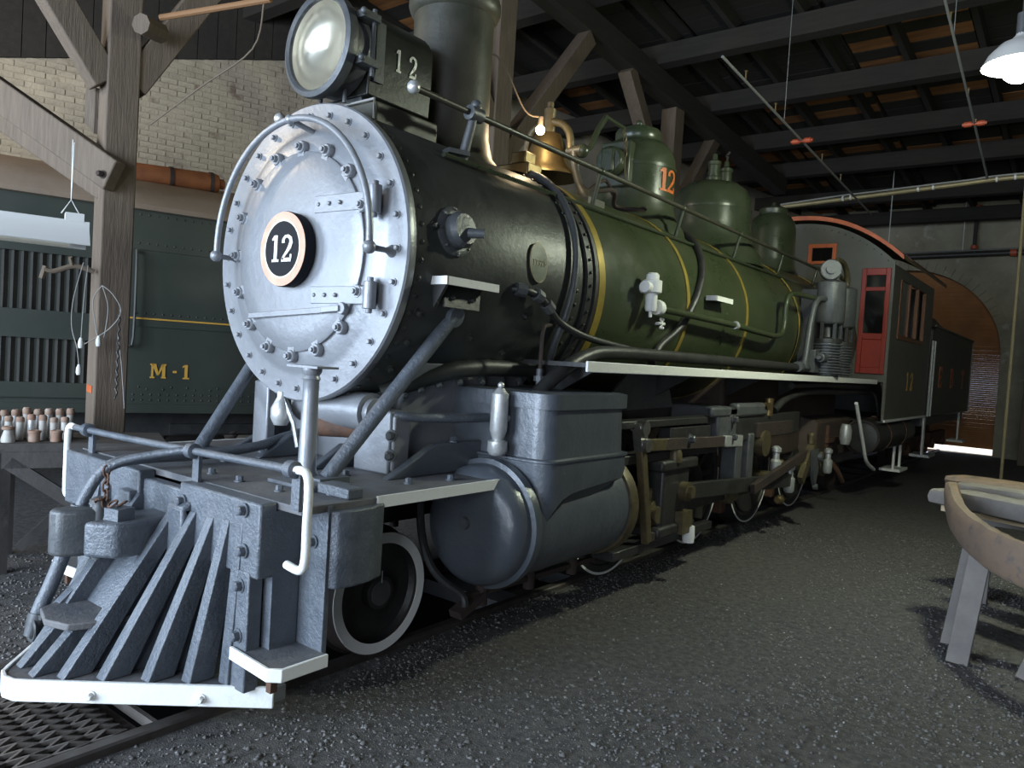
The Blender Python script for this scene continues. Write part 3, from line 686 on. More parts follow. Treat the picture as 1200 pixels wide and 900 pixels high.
def domes():
    def dome(y, prof, nm='sand_dome'):
        m = MB(); m.lathe(prof, (0, y, 0), (0, 0, 1), 56, True, False); return m.build(nm, 'dome_green', LOCO)
    d = dome(3.40, [(.47, 2.60), (.44, 2.70), (.39, 2.76), (.352, 2.84), (.34, 2.95), (.338, 3.22), (.33, 3.30), (.30, 3.38), (.24, 3.44), (.19, 3.465), (.185, 3.47)])
    m = MB(); m.lathe([(.19, 3.46), (.20, 3.475), (.20, 3.535), (.185, 3.56), (.12, 3.585), (.03, 3.60), (.02, 3.615)], (0, 3.40, 0), (0, 0, 1), 40, True, False); m.ball((0, 3.40, 3.63), .03); m.build('filler_cap', 'dome_green', d)
    m = MB(); m.lathe([(.345, 3.20), (.345, 3.225)], (0, 3.40, 0), (0, 0, 1), 56, False, False); m.build('dome_seam', 'dome_green', d)
    m = MB(); 
    for ch, off in (('1', -.30), ('2', .02)):
        for poly in GL[ch]:
            P = [(off+p[0]*.62, p[1]*.19) for p in poly]
            lo = [V(.342*math.cos(a), 3.40+.342*math.sin(a), 3.00+z) for a, z in P]; hi = [V(.346*math.cos(a), 3.40+.346*math.sin(a), 3.00+z) for a, z in P]
            m.rings([lo, hi])
    m.build('number', 'orange_paint', d)
    m = MB(); m.box(-.14, .14, 3.02, 3.12, 3.0, 3.38); m.cyl((0, 3.02, 3.2), (0, 2.92, 3.2), .12, n=20); m.box(-.06, .06, 2.90, 2.93, 3.1, 3.3); m.build('sander_box', 'dome_green', d, bevel=.02)
    d = dome(5.05, [(.56, 2.60), (.52, 2.72), (.46, 2.80), (.42, 2.90), (.405, 3.02), (.40, 3.20), (.385, 3.30), (.34, 3.39), (.26, 3.45), (.14, 3.485), (0, 3.495)], 'steam_dome')
    m = MB(); m.lathe([(.408, 3.17), (.408, 3.19)], (0, 5.05, 0), (0, 0, 1), 56, False, False); m.build('dome_seam', 'dome_green', d)
    for yy, xx in ((4.93, .05), (5.24, .05)):
        m = MB(); m.lathe([(.075, 3.44), (.075, 3.50), (.06, 3.51), (.06, 3.62), (.068, 3.63), (.068, 3.66), (.03, 3.68), (.022, 3.74)], (xx, yy, 0), (0, 0, 1), 18); v = m.build('safety_valve', 'dome_green', d)
    m = MB(); m.tube(smooth([(.05, 5.24, 3.72), (.07, 5.20, 3.78), (.03, 5.26, 3.80), (.06, 5.28, 3.85)], 4), .012, 6); m.build('valve_lever', 'dark_rust', d)
    d = dome(6.9, [(.40, 2.60), (.34, 2.74), (.30, 2.84), (.285, 2.95), (.282, 3.28), (.265, 3.38), (.21, 3.46), (.16, 3.49)])
    m = MB(); m.lathe([(.165, 3.48), (.17, 3.49), (.17, 3.55), (.12, 3.58), (.03, 3.595), (.015, 3.64)], (0, 6.9, 0), (0, 0, 1), 32); m.build('filler_cap', 'dome_green', d)
    # bell in its yoke, with lever and pull chain
    y = 2.07; m = MB()
    m.lathe([(.245, 2.86), (.238, 2.875), (.19, 2.91), (.16, 2.96), (.14, 3.05), (.115, 3.13), (.09, 3.175), (.04, 3.19), (0, 3.19)], (0, y, 0), (0, 0, 1), 40, False, False)
    m.lathe([(.235, 2.862), (.18, 2.91), (.15, 2.96), (.125, 3.05), (.10, 3.12), (0, 3.15)], (0, y, 0), (0, 0, 1), 40, False, False); b = m.build('bell', 'brass', LOCO)
    m = MB(); m.tube(smooth([(-.20, y, 3.03), (-.19, y, 3.14), (-.13, y, 3.23), (0, y, 3.27), (.13, y, 3.23), (.19, y, 3.14), (.20, y, 3.03)], 5), .028, 10); m.cyl((0, y, 3.17), (0, y, 3.36), .045, n=16); m.cyl((0, y, 3.36), (0, y, 3.41), .025, n=10); m.build('yoke', 'olive_steel', b)
    for s in (1, -1):
        m = MB(); m.tube(smooth([(s*.24, y, 3.03), (s*.25, y, 2.92), (s*.30, y, 2.78), (s*.38, y, 2.66)], 5), [.035]*6+[.03]*6+[.045]*4, 10); m.cyl((s*.18, y, 3.03), (s*.30, y, 3.03), .035, n=14); m.box(s*.38-.07, s*.38+.07, y-.11, y+.11, 2.62, 2.67); m.build('bell_stand', 'stack_black', b)
    m = MB(); m.tube(smooth([(.29, 2.09, 3.03), (.30, 2.18, 3.08), (.30, 2.26, 3.22), (.30, 2.37, 3.35)], 4), .022, 8); m.tube([(.30, 2.37, 3.35), (.30, 2.62, 3.34)], .015, 8); m.ball((.29, 2.09, 3.03), .05); m.build('bell_lever', 'dome_green', b)
    m = MB()
    for k, (yy, z) in enumerate(((2.64, 3.32), (2.66, 3.27), (2.68, 3.22), (2.68, 3.16))): m.tube([V(.30, yy, z)+(V(.012*math.cos(a), 0, .035*math.sin(a)) if k % 2 else V(0, .012*math.cos(a), .035*math.sin(a))) for a in np.linspace(0, 2*PI, 13)[:-1]], .005, 6, True)
    m.tube([(.30, 2.68, 3.13), (.30, 2.70, 2.92)], .008, 6); m.build('pull_chain', 'olive_steel', b)
    # bits of plumbing between bell and sand dome
    m = MB(); m.tube(smooth([(.25, 2.35, 2.80), (.30, 2.55, 2.84), (.22, 2.72, 2.76), (.36, 2.9, 2.76), (.30, 3.02, 2.80)], 5), .018, 8); m.tube(smooth([(.1, 2.4, 2.78), (.16, 2.62, 2.95), (.1, 2.86, 2.9)], 5), .014, 8); m.build('sander_pipe', 'dark_rust', LOCO)
    m = MB(); m.box(-.16, .26, 1.50, 1.66, 2.72, 2.82); m.box(.10, .22, 1.52, 1.64, 2.82, 2.90); m.build('brass_block', 'brass', LOCO, bevel=.01)
domes()

def handrails():
    for s in (1, -1):
        m = MB(); m.tube([(s*.55, .17, 2.825), (s*.55, 8.0, 2.825)], .0175, 10); h = m.build('boiler_handrail', 'stack_black', LOCO)
        m = MB(); m.ball((s*.55, .16, 2.825), .034); m.build('end_ball', 'silver', h)
        for k, y in enumerate((.62, 1.95, 3.25, 4.5, 5.75, 7.0)):
            m = MB(); r = .03 if k == 0 else .017
            m.cyl((s*.55, y, 2.83), (s*.50, y-.02, 2.585), r*.8, r, 12)
            if k == 0: m.lathe([(.022, -.05), (.04, -.045), (.04, .05), (.022, .055)], (s*.55, y, 2.825), (0, 1, 0), 14); m.ball((s*.55, y+.01, 2.875), .03); m.bar((s*.475, y-.14, 2.60), (s*.52, y-.02, 2.60), .11, .025)
            else: m.ball((s*.55, y, 2.825), .026)
            m.build('stanchion', 'grey_metal' if k == 0 else 'dome_green', h)
        m = MB(); m.tube([(s*.55, .40, 2.556), (s*.55, 6.7, 2.570)], .014, 8); m.build('reach_bar', 'dome_green', LOCO)
handrails()

def running_boards():
    for s in (1, -1):
        m = MB(); m.box(min(s*.66, s*1.09), max(s*.66, s*1.09), 1.05, 8.0, 1.495, 1.52); r = m.build('running_board', 'black_metal', LOCO)
        m = MB(); m.box(min(s*1.09, s*1.105), max(s*1.09, s*1.105), 1.05, 8.0, 1.47, 1.53); m.build('board_edge', 'white_paint', r, bevel=.004)
        for y in (1.25, 2.6, 4.0, 5.4, 6.8):
            m = MB(); m.prism([(s*.70, y, 1.495), (s*1.06, y, 1.495), (s*.72, y, 1.30)], (0, .03, 0)); m.build('bracket', 'black_metal', r)
        for i in range(14): bolt(r, (s*1.06, 1.2+i*.5, 1.494), (0, 0, -1), 'grey_metal', .8)
running_boards()

def pipes():
    def P(name, pts, r, matn, k=6, n=10): 
        m = MB(); m.tube(smooth(pts, k) if k else pts, r, n); return m.build(name, matn, LOCO)
    def on(a, y, r=.795): w = math.radians(a); return V(r*math.cos(w), y, ZC+r*math.sin(w))
    # hoop over the smokebox
    P('dry_pipe', [on(75, 1.56), on(60, 1.50), on(45, 1.45), on(30, 1.41), on(15, 1.37), on(0, 1.33), on(-14, 1.30), on(-28, 1.30), on(-44, 1.38, .83)], .022, 'grey_metal')
    # elbow with unions feeding the pipe under the board
    p = P('steam_pipe', [(.74, .80, 1.90), (.80, .84, 1.895), (.815, .95, 1.875), (.81, 1.06, 1.82), (.80, 1.20, 1.745), (.84, 1.40, 1.68), (.86, 1.7, 1.645), (.88, 2.05, 1.615), (.88, 2.4, 1.60)], .022, 'black_metal')
    for a, b in (((.815, .92, 1.885), (.815, .97, 1.868)), ((.81, 1.03, 1.842), (.81, 1.08, 1.81)), ((.77, .80, 1.90), (.80, .85, 1.895))):
        m = MB(); m.cyl(a, b, .038, n=8); m.build('union', 'grey_metal', p)
    P('delivery_pipe', [(.84, .86, 1.25), (.88, .98, 1.38), (.90, 1.16, 1.49), (.90, 1.36, 1.56), (.90, 1.6, 1.59), (.90, 2.3, 1.60), (.90, 4.5, 1.60), (.90, 6.0, 1.60)], .042, 'black_metal', 5, 12)
    P('injector_pipe', [on(64, 3.66), on(50, 3.54), on(36, 3.42), on(22, 3.27), on(8, 3.10), on(-4, 2.95), on(-14, 2.82), on(-24, 2.64), (.74, 2.5, 1.55)], .030, 'black_metal')
    # white check valve and small star handwheel
    m = MB(); m.lathe([(.035, -.12), (.042, -.10), (.042, .0), (.068, .01), (.068, .09), (.045, .10), (.045, .13), (.03, .145)], (.85, 2.22, 2.02), (0, 0, 1), 20); m.cyl((.76, 2.22, 2.06), (.85, 2.22, 2.06), .035, n=14); m.cyl((.85, 2.11, 2.06), (.85, 2.16, 2.06), .04, n=14); m.cyl((.85, 2.22, 1.86), (.85, 2.22, 1.92), .012, n=8)
    c = m.build('check_valve', 'white_paint', LOCO); m = MB(); m.lathe([(.05, -.03), (.055, .0), (.05, .03)], (.85, 2.33, 1.935), (0, 1, 0), 18); m.build('flange', 'white_paint', c)
    m = MB(); c0 = V(.80, 2.50, 1.835)
    for i in range(6):
        a = PI*i/3; q = c0+V(0, math.cos(a), math.sin(a))*.035; m.tube([c0, q], .007, 6); m.ball(q, .012, 8, 6)
    m.cyl(c0-V(.06, 0, 0), c0+V(.01, 0, 0), .012, n=8); m.build('hand_wheel', 'white_paint', LOCO)
    P('feed_pipe', [(.85, 2.36, 1.93), (.86, 2.9, 1.925), (.865, 3.73, 1.91), (.87, 4.45, 1.885), (.87, 4.75, 1.885), (.87, 4.92, 1.93), (.87, 4.97, 2.05), (.87, 4.98, 2.22), (.88, 5.06, 2.31), (.90, 5.25, 2.33), (.95, 5.6, 2.33)], .026, 'jacket_green')
    m = MB(); m.lathe([(.034, -.025), (.04, 0), (.034, .025)], (.865, 3.73, 1.91), (0, 1, -.03), 14); m.build('pipe_clip', 'silver', LOCO)
    P('pump_steam_pipe', [(.95, 5.42, 1.60), (.95, 5.45, 1.72), (.95, 5.55, 2.10), (.96, 5.62, 2.28), (.97, 5.74, 2.34), (1.0, 5.95, 2.34)], .032, 'grey_metal')
    m = MB(); m.cyl((.92, 5.3, 1.61), (.92, 5.52, 1.61), .055, n=14); m.cyl((.95, 5.42, 1.60), (.95, 5.42, 1.68), .045, n=12); m.build('pipe_elbow', 'grey_metal', LOCO)
    m = MB(); m.box(.70, .86, 3.30, 3.62, 2.09, 2.11); s = m.build('boiler_step', 'black_metal', LOCO); m = MB(); m.box(.86, .87, 3.29, 3.63, 2.08, 2.12); m.box(.78, .87, 3.285, 3.30, 2.08, 2.12); m.build('step_edge', 'white_paint', s)
    # pipes slung under the running board towards the cab
    P('train_pipe', [(.95, 4.6, 1.18), (.97, 4.9, 1.30), (.97, 5.6, 1.36), (.97, 7.0, 1.36), (.98, 8.2, 1.36)], .035, 'black_metal')
    P('train_pipe', [(1.0, 4.9, 1.42), (1.0, 6.0, 1.44), (1.0, 8.0, 1.43)], .03, 'black_metal', 3)
    P('train_pipe', [(.98, 8.2, 1.36), (1.02, 8.35, 1.30), (1.06, 8.45, 1.05)], .02, 'black_metal', 4)
    # white bent grab below the cab
    P('grab_bar', [(1.10, 7.02, 1.24), (1.10, 7.25, 1.0), (1.10, 7.5, .74), (1.10, 7.68, .55), (1.10, 7.85, .46), (1.10, 8.2, .36)], .022, 'white_paint')
    # thin lubricator line rising from the valve chest
    m = MB(); m.cyl((.82, 1.0, 1.34), (.82, 1.0, 1.47), .02, n=10); m.cyl((.82, 1.0, 1.40), (.82, 1.0, 1.43), .032, n=8); l = m.build('lubricator', 'grey_metal', LOCO)
    m = MB(); m.tube(smooth([(.82, 1.0, 1.47), (.82, 1.0, 1.62), (.815, 1.02, 1.70), (.80, 1.08, 1.72), (.74, 1.26, 1.735)], 5), .011, 8); m.build('oil_line', 'dark_rust', l)
    m = MB(); q = V(.845, .625, 0)
    m.lathe([(.02, 1.36), (.03, 1.345), (.045, 1.33), (.047, 1.14), (.04, 1.12), (.03, 1.09), (.052, 1.08), (.054, 1.03), (.042, 1.01), (.02, 1.0)], q, (0, 0, 1), 20); m.cyl((.845, .625, 1.2), (.845, .70, 1.2), .02, n=8); m.ball((.845, .625, 1.375), .018); m.build('relief_valve', 'silver', LOCO)
pipes()

def air_pump():
    t = None
    m = MB(); m.box(.74, .90, 5.85, 6.75, 1.56, 2.45); pump = m.build('air_pump', 'black_metal', LOCO)
    for (x, y, r) in ((1.0, 6.0, .155), (.97, 6.62, .145)):
        m = MB(); m.lathe([(r*.9, 2.10), (r, 2.12), (r, 2.50), (r*.96, 2.53), (r*.7, 2.55), (r*.4, 2.56)], (x, y, 0), (0, 0, 1), 32); m.build('steam_cylinder', 'grey_metal', pump)
    for (x, y, r) in ((1.0, 6.0, .155), (.97, 6.62, .145)):
        prof = [(r*.85, 1.54)]; z = 1.56; m = MB()
        while z < 1.88: prof += [(r*.86, z), (r*1.05, z+.004), (r*1.05, z+.014), (r*.86, z+.018)]; z += .03
        m.lathe(prof+[(r*.85, 1.90)], (x, y, 0), (0, 0, 1), 32)
        m.build('finned_cylinder', 'grey_metal', pump)
    for (x, y, r) in ((1.0, 6.0, .155), (.97, 6.62, .145)):
        m = MB(); m.lathe([(r*.95, 1.89), (r*.95, 1.93), (r*.45, 1.95), (r*.35, 2.06), (r*.9, 2.09), (r*.95, 2.12)], (x, y, 0), (0, 0, 1), 24)
        for i in range(6):
            a = i*PI/3+.3; m.bar((x+r*.8*math.cos(a), y+r*.8*math.sin(a), 1.92), (x+r*.8*math.cos(a), y+r*.8*math.sin(a), 2.12), .035, .035)
        m.build('centre_frame', 'black_metal', pump)
    m = MB(); m.lathe([(.10, -.06), (.11, -.05), (.11, .05), (.10, .06)], (1.0, 5.93, 2.66), (.35, -1, 0), 22); m.lathe([(.05, .06), (.05, .09)], (1.0, 5.93, 2.66), (.35, -1, 0), 12); m.cyl((1.0, 6.0, 2.53), (1.0, 6.0, 2.66), .05, n=12)
    m.cyl((1.0, 6.15, 2.5), (1.0, 6.15, 2.72), .04, n=12); m.build('governor', 'grey_metal', pump)
    m = MB(); m.tube(smooth([(1.0, 6.05, 2.74), (1.0, 6.2, 2.80), (1.0, 6.45, 2.78), (1.0, 6.6, 2.66), (1.0, 6.62, 2.52)], 5), .03, 10); m.tube(smooth([(.95, 6.3, 2.52), (.95, 6.32, 2.68), (.95, 6.8, 2.60), (.96, 6.86, 2.45)], 5), .02, 8); m.build('exhaust_pipe', 'olive_steel', pump)
    m = MB(); m.cyl((1.02, 5.84, 1.72), (1.02, 5.70, 1.72), .05, n=14); m.cyl((1.02, 5.70, 1.72), (1.02, 5.64, 1.72), .03, n=10); m.box(.86, .98, 5.68, 5.86, 1.56, 1.80); m.build('intake', 'grey_metal', pump, bevel=.01)
air_pump()

def cab():
    Y0, Y1, Xc = 8.0, 10.9, 1.205
    zb, ze = 1.02, 3.03
    # front sheet: arched top, with door and window openings left dark behind the frames
    def top(x): return ze+.54*(1-(abs(x)/Xc)**2.2)
    xs = [-Xc+2*Xc*i/32 for i in range(33)]
    m = MB(); m.prism([(-Xc, Y0, 1.5), (Xc, Y0, 1.5)]+[(x, Y0, top(x)) for x in reversed(xs)], (0, .03, 0)); c = m.build('cab', 'cab_grey', LOCO)
    for s in (1, -1):
        m = MB()
        x0, x1 = (Xc-.03, Xc) if s > 0 else (-Xc, -Xc+.03)
        m.box(x0, x1, Y0+.031, Y1, .98, 2.13); m.box(x0, x1, Y0+.031, 8.42, 2.13, ze-.03); m.box(x0, x1, 10.3, Y1, 2.13, ze-.03); m.box(x0, x1, 8.42, 10.3, 2.86, ze-.03)
        m.prism([(x0, Y0, 1.0), (x0, Y0, 1.5), (x0, Y0-.02, 1.5)], (.03, 0, 0)); m.build('side_sheet', 'cab_grey', c)
        m = MB()
        for y in (8.44, 9.05, 9.66, 10.24): m.box(x0-.01, x1+.008, y, y+.06, 2.13, 2.86)
        m.box(x0-.01, x1+.008, 8.42, 10.3, 2.08, 2.14); m.build('window_frame', 'brown_trim', c)
        m = MB(); m.box(x0+.01, x1-.012, 8.5, 9.05, 2.14, 2.86); m.build('window_pane', 'window_dark', c)
        m = MB(); m.box(x0-.02 if s < 0 else x1, x0 if s < 0 else x1+.02, Y0, Y1, .99, 1.02); m.build('sill_angle', 'white_paint', c)
    m = MB(); m.box(-Xc, Xc, Y0+.02, Y1, .98, 1.0); m.prism([(-Xc, Y1, 1.0), (Xc, Y1, 1.0), (Xc, Y1, 3.0), (-Xc, Y1, 3.0)], (0, .02, 0)); m.build('cab_floor', 'black_metal', c)
    # roof shell with overhang
    def ro(x): return ze+.02+.56*(1-(abs(x)/1.32)**2.2)
    xs2 = [-1.32+2.64*i/36 for i in range(37)]
    m = MB(); m.rings([[V(x, y, ro(x)) for x in xs2]+[V(x, y, ro(x)+.035) for x in reversed(xs2)] for y in (Y0-.10, Y1+.35)]); m.build('cab_roof', 'roof_olive', c)
    m = MB(); m.rings([[V(x, y, ro(x)-.012) for x in xs2]+[V(x, y, ro(x)+.042) for x in reversed(xs2)] for y in (Y0-.125, Y0-.095)]); m.build('roof_edge', 'orange_trim', c)
    m = MB(); m.rings([[V(x, y, ro(x)+.036) for x in xs2]+[V(x, y, ro(x)+.05) for x in reversed(xs2)] for y in (Y0+.5, Y1+.35)]); m.build('roof_cover', 'roof_red', c)
    # red front door with two panes
    for s in (1, -1):
        a, b = (.83, 1.17) if s > 0 else (-1.17, -.83)
        m = MB(); y = Y0-.03
        m.box(a, a+.055, y, Y0, 1.60, 2.95); m.box(b-.055, b, y, Y0, 1.60, 2.95); m.box(a+.055, b-.055, y, Y0, 2.86, 2.95); m.box(a+.055, b-.055, y, Y0, 2.66, 2.71); m.box(a+.055, b-.055, y, Y0, 2.04, 2.12); m.box(a+.055, b-.055, y, Y0, 1.60, 1.68); m.box(a+.055, b-.055, y+.012, Y0, 1.68, 2.04)
        d = m.build('cab_door', 'red_paint', c, bevel=.006)
        m = MB(); m.box(a+.055, b-.055, Y0-.014, Y0-.004, 2.12, 2.66); m.build('door_pane', 'window_dark', c)
        m = MB(); m.box(a+.055, b-.055, Y0-.014, Y0-.004, 2.71, 2.86); m.build('door_pane', 'window_dark', c)
        a, b = (.13, .49) if s > 0 else (-.49, -.13)
        m = MB(); m.box(a, a+.05, y, Y0, 3.02, 3.285); m.box(b-.05, b, y, Y0, 3.02, 3.285); m.box(a+.05, b-.05, y, Y0, 3.235, 3.285); m.box(a+.05, b-.05, y, Y0, 3.02, 3.06); m.build('window_frame', 'orange_trim', c)
        m = MB(); m.box(a+.05, b-.05, Y0-.014, Y0-.004, 3.06, 3.235); m.build('window_pane', 'window_dark', c)
    m = MB()
    for i in range(26):
        x = -1.12+2.24*i/25; m.lathe([(.012, 0), (.009, .006), (.003, .009)], (x, Y0, top(x)-.06), (0, -1, 0), 7, False)
    m.build('rivets', 'cab_grey', c, kind='stuff')
    m = MB(); text(m, '12', (Xc+.001, 9.5, 1.40), (0, 1, 0), (0, 0, 1), .26, .30, 1.0, .003); m.build('number', 'gold_paint', c)
    # lower slanted cab skirt and steps
    m = MB(); m.prism([(1.14, 8.0, 1.47), (1.14, 8.6, .98), (1.14, 8.62, 1.02), (1.14, 8.05, 1.5)], (.05, 0, 0)); m.build('skirt', 'cab_grey', c)
    for y in (9.3,):
        m = MB(); m.bar((1.12, y, .98), (1.12, y, .28), .03, .05); m.bar((1.12, y+.42, .98), (1.12, y+.42, .28), .03, .05); m.box(.95, 1.22, y-.06, y+.48, .25, .285); m.build('cab_step', 'white_paint', c)
    # air reservoir slung below
    m = MB(); m.lathe([(.0, 0), (.10, .0), (.20, .02), (.222, .06), (.222, 2.3), (.2, 2.34), (0, 2.36)], (1.02, 7.75, .80), (0, 1, 0), 36); r = m.build('air_reservoir', 'black_metal', LOCO)
    m = MB(); m.lathe([(.205, .01), (.215, -.012), (.195, -.012), (.19, .02)], (1.02, 7.75, .80), (0, 1, 0), 36, False, False); m.lathe([(.03, 0), (.03, -.03)], (1.02, 7.75, .80), (0, 1, 0), 10); m.build('end_rim', 'dark_rust', r)
    for y in (8.4, 9.4):
        m = MB(); m.lathe([(.223, -.03), (.232, -.03), (.232, .03), (.223, .03)], (1.02, y, .80), (0, 1, 0), 36, False, False); m.bar((1.02, y, 1.0), (1.02, y, 1.05), .06, .06); m.build('strap', 'rust', r)
cab()

def cylinders():
    for s in (1, -1):
        X = .80*s
        # cylinder barrel with lagging and domed front head
        m = MB(); m.lathe([(.315, .62), (.315, 1.62)], (X, 0, .64), (0, 1, 0), 56); c = m.build('cylinder', 'chest_paint', LOCO)
        m = MB(); m.lathe([(0, .455), (.06, .455), (.20, .462), (.270, .478), (.303, .51), (.318, .555), (.318, .60), (.345, .605), (.345, .66), (.30, .66)], (X, 0, .64), (0, 1, 0), 56, False, True); m.build('cylinder_head', 'chest_paint', c)
        m = MB(); m.lathe([(.0, -.03), (.03, -.03), (.035, 0)], (X, .465, .66), (0, 1, 0), 14); m.build('head_plug', 'grey_metal', c)
        m = MB(); m.lathe([(.33, 1.62), (.335, 1.64), (.335, 1.70), (.25, 1.72), (.1, 1.73)], (X, 0, .64), (0, 1, 0), 56); m.build('rear_head', 'olive_steel', c)
        m = MB(); m.lathe([(.05, 1.7), (.05, 1.85), (.035, 1.86), (.035, 2.55)], (X, 0, .64), (0, 1, 0), 18); m.build('piston_rod', 'steel', c)
        # saddle-shaped lagging between barrel and chest, rounded at the outer corners
        def loop(z, xo, y0, y1, rr=.10):
            xi = .42; P = []
            for cx, cy, a0 in ((xo-rr, y0+rr, -90), (xo-rr, y1-rr, 0)):
                for i in range(7):
                    a = math.radians(a0+90*i/6); P.append(V(s*(cx+rr*math.cos(a)), cy+rr*math.sin(a), z))
                if a0 < 0:
                    for i in range(1, 9): P.append(V(s*xo, y0+rr+(y1-y0-2*rr)*i/9, z))
            P += [V(s*xi, y1, z), V(s*xi, y0, z)]; return P
        def cut(l):
            out = []
            for p in l:
                f = min(1, max(0, (p.y-.72)/.30)); f = math.sqrt(1-(1-f)**2); out.append(V(p.x, p.y, .62+.20*f+.04*min(1, max(0, (p.y-1.0)/.55))))
            return out
        m = MB(); m.rings([cut(loop(0, 1.125, .685, 1.56, .10)), loop(.90, 1.135, .685, 1.56, .10), loop(.985, 1.13, .68, 1.56, .10)]); m.build('cylinder_casing', 'chest_paint', c)
        m = MB(); m.rings([loop(.985, 1.13, .68, 1.56), loop(.99, 1.142, .67, 1.57), loop(1.0, 1.142, .67, 1.57), loop(1.005, 1.115, .70, 1.54), loop(1.28, 1.105, .705, 1.53)], True, True); v = m.build('valve_chest', 'chest_paint', LOCO)
        m = MB(); m.rings([loop(1.265, 1.108, .70, 1.535), loop(1.265, 1.125, .685, 1.555), loop(1.345, 1.125, .685, 1.555), loop(1.352, 1.10, .71, 1.53)], True, True); m.build('chest_lid', 'chest_paint', v)
        
        # drain cocks and rigging
        m = MB(); m.bar((X, .50, .27), (X, 1.75, .25), .03, .03)
        for y in (.62, 1.05, 1.5): m.cyl((X, y, .20), (X, y, .36), .035, n=10)
        m.bar((X, .42, .19), (X, .62, .26), .08, .04); m.build('drain_cocks', 'dark_rust', c)
        # steam pipe bend ahead of the head
        m = MB(); m.tube(smooth([(s*.50, .42, .92), (s*.505, .42, .75), (s*.53, .42, .56), (s*.60, .42, .42), (s*.70, .42, .345), (s*.84, .42, .30), (s*.86, .42, .25)], 5), .022, 8); m.build('drain_pipe', 'black_metal', c)
        bolt(c, (X-.14*s, .465, .76), (0, -1, 0), 'grey_metal', .9)
    # cylinder saddle under the smokebox
    m = MB()
    prof0 = [(-.50, .80), (.50, .80), (.47, 1.05), (.44, 1.20), (.48, 1.33), (.53, 1.42), (.55, 1.48)]
    L = [(x, z) for x, z in prof0]+[(-.55, 1.48), (-.53, 1.42), (-.48, 1.33), (-.44, 1.20), (-.47, 1.05)]
    m.rings([[V(x, y, z) for x, z in L] for y in (.28, 1.30)]); sd = m.build('saddle', 'graphite', LOCO, bevel=.02)
    m = MB()
    m.tube([V(.79*math.cos(math.radians(a)), y, ZC+.79*math.sin(math.radians(a))) for a, y in ((-62, .22), (-56, .30), (-50, .42), (-45, .58), (-43, .8), (-43, 1.1), (-43, 1.35))], .05, 10); m.build('saddle_flange', 'smokebox_black', sd); m = MB()
    m.tube([V(-.79*math.cos(math.radians(a)), y, ZC+.79*math.sin(math.radians(a))) for a, y in ((-62, .22), (-56, .30), (-50, .42), (-45, .58), (-43, .8), (-43, 1.1), (-43, 1.35))], .05, 10)
    fl = m.build('saddle_flange', 'smokebox_black', sd)
    for a, y in ((-58, .22), (-54, .31), (-50, .38), (-47, .48), (-45, .62), (-44.5, .8), (-44.5, .98), (-44.5, 1.15)):
        w = math.radians(a-3); bolt(sd, (.83*math.cos(w), y, ZC+.83*math.sin(w)), (math.cos(w), -.3, math.sin(w)), 'grey_metal', 1.3)
    m = MB(); m.box(-.58, -.44, .10, .16, .9, 1.30); m.build('saddle_web', 'graphite', LOCO, bevel=.01); m = MB(); m.box(.30, .56, .12, .24, .90, 1.22); m.box(.56, .585, .13, .24, .92, 1.2); m.build('saddle_web', 'graphite', LOCO, bevel=.01)
    for z in (1.0, 1.10): bolt(sd, (.57, .125, z), (.4, -1, 0), 'grey_metal', 1.6)
    m = MB(); m.lathe([(.10, -.28), (.10, .26)], (.14, .14, 1.20), (1, 0, 0), 24); m.lathe([(.045, .26), (.075, .265), (.075, .30), (.045, .305), (.035, .36)], (.14, .14, 1.20), (1, 0, 0), 16); m.build('steam_passage', 'graphite', LOCO)
    m = MB(); m.tube(smooth([(.46, .13, 1.20), (.60, .20, 1.195), (.68, .42, 1.19), (.70, .70, 1.19)], 5), .024, 10); m.build('oil_pipe', 'pilot_paint', LOCO)
    m = MB(); m.lathe([(.055, 0), (.06, .0), (.06, .35), (.048, .35), (.048, .02)], (.05, .10, 1.10), (1, .35, .05), 18, False, False); m.build('blow_pipe', 'rust', LOCO)
    m = MB(); m.lathe([(.0, -.075), (.035, -.07), (.055, -.03), (.055, .02), (.035, .06), (.025, .08), (.025, .11)], (-.14, -.02, 1.155), (0, 0, 1), 18); m.tube([(-.14, -.02, 1.25), (-.04, -.01, 1.10), (-.01, 0, .98)], .012, 6); m.build('marker_lamp', 'silver', LOCO)
    # frame rails and slanted frame braces on the deck
    for s in (1, -1):
        m = MB(); m.box(min(s*.30, s*.40), max(s*.30, s*.40), -.6, 8.2, .62, .86); m.build('frame_rail', 'black_metal', LOCO)
        m = MB(); m.prism([(s*.62, .02, .90), (s*.62, .34, 1.06), (s*.62, .72, 1.06), (s*.62, .72, .90)], (s*.05, 0, 0)); bb = m.build('frame_brace', 'chest_paint', LOCO, bevel=.008)
        bolt(bb, (s*.645, .5, 1.06), (0, 0, 1), 'chest_paint', 1.4)
        m = MB(); m.prism([(s*.20, -.10, .90), (s*.20, .10, 1.02), (s*.20, .3, 1.02), (s*.20, .3, .90)], (s*.05, 0, 0)); m.build('frame_brace', 'chest_paint', LOCO, bevel=.008)
cylinders()

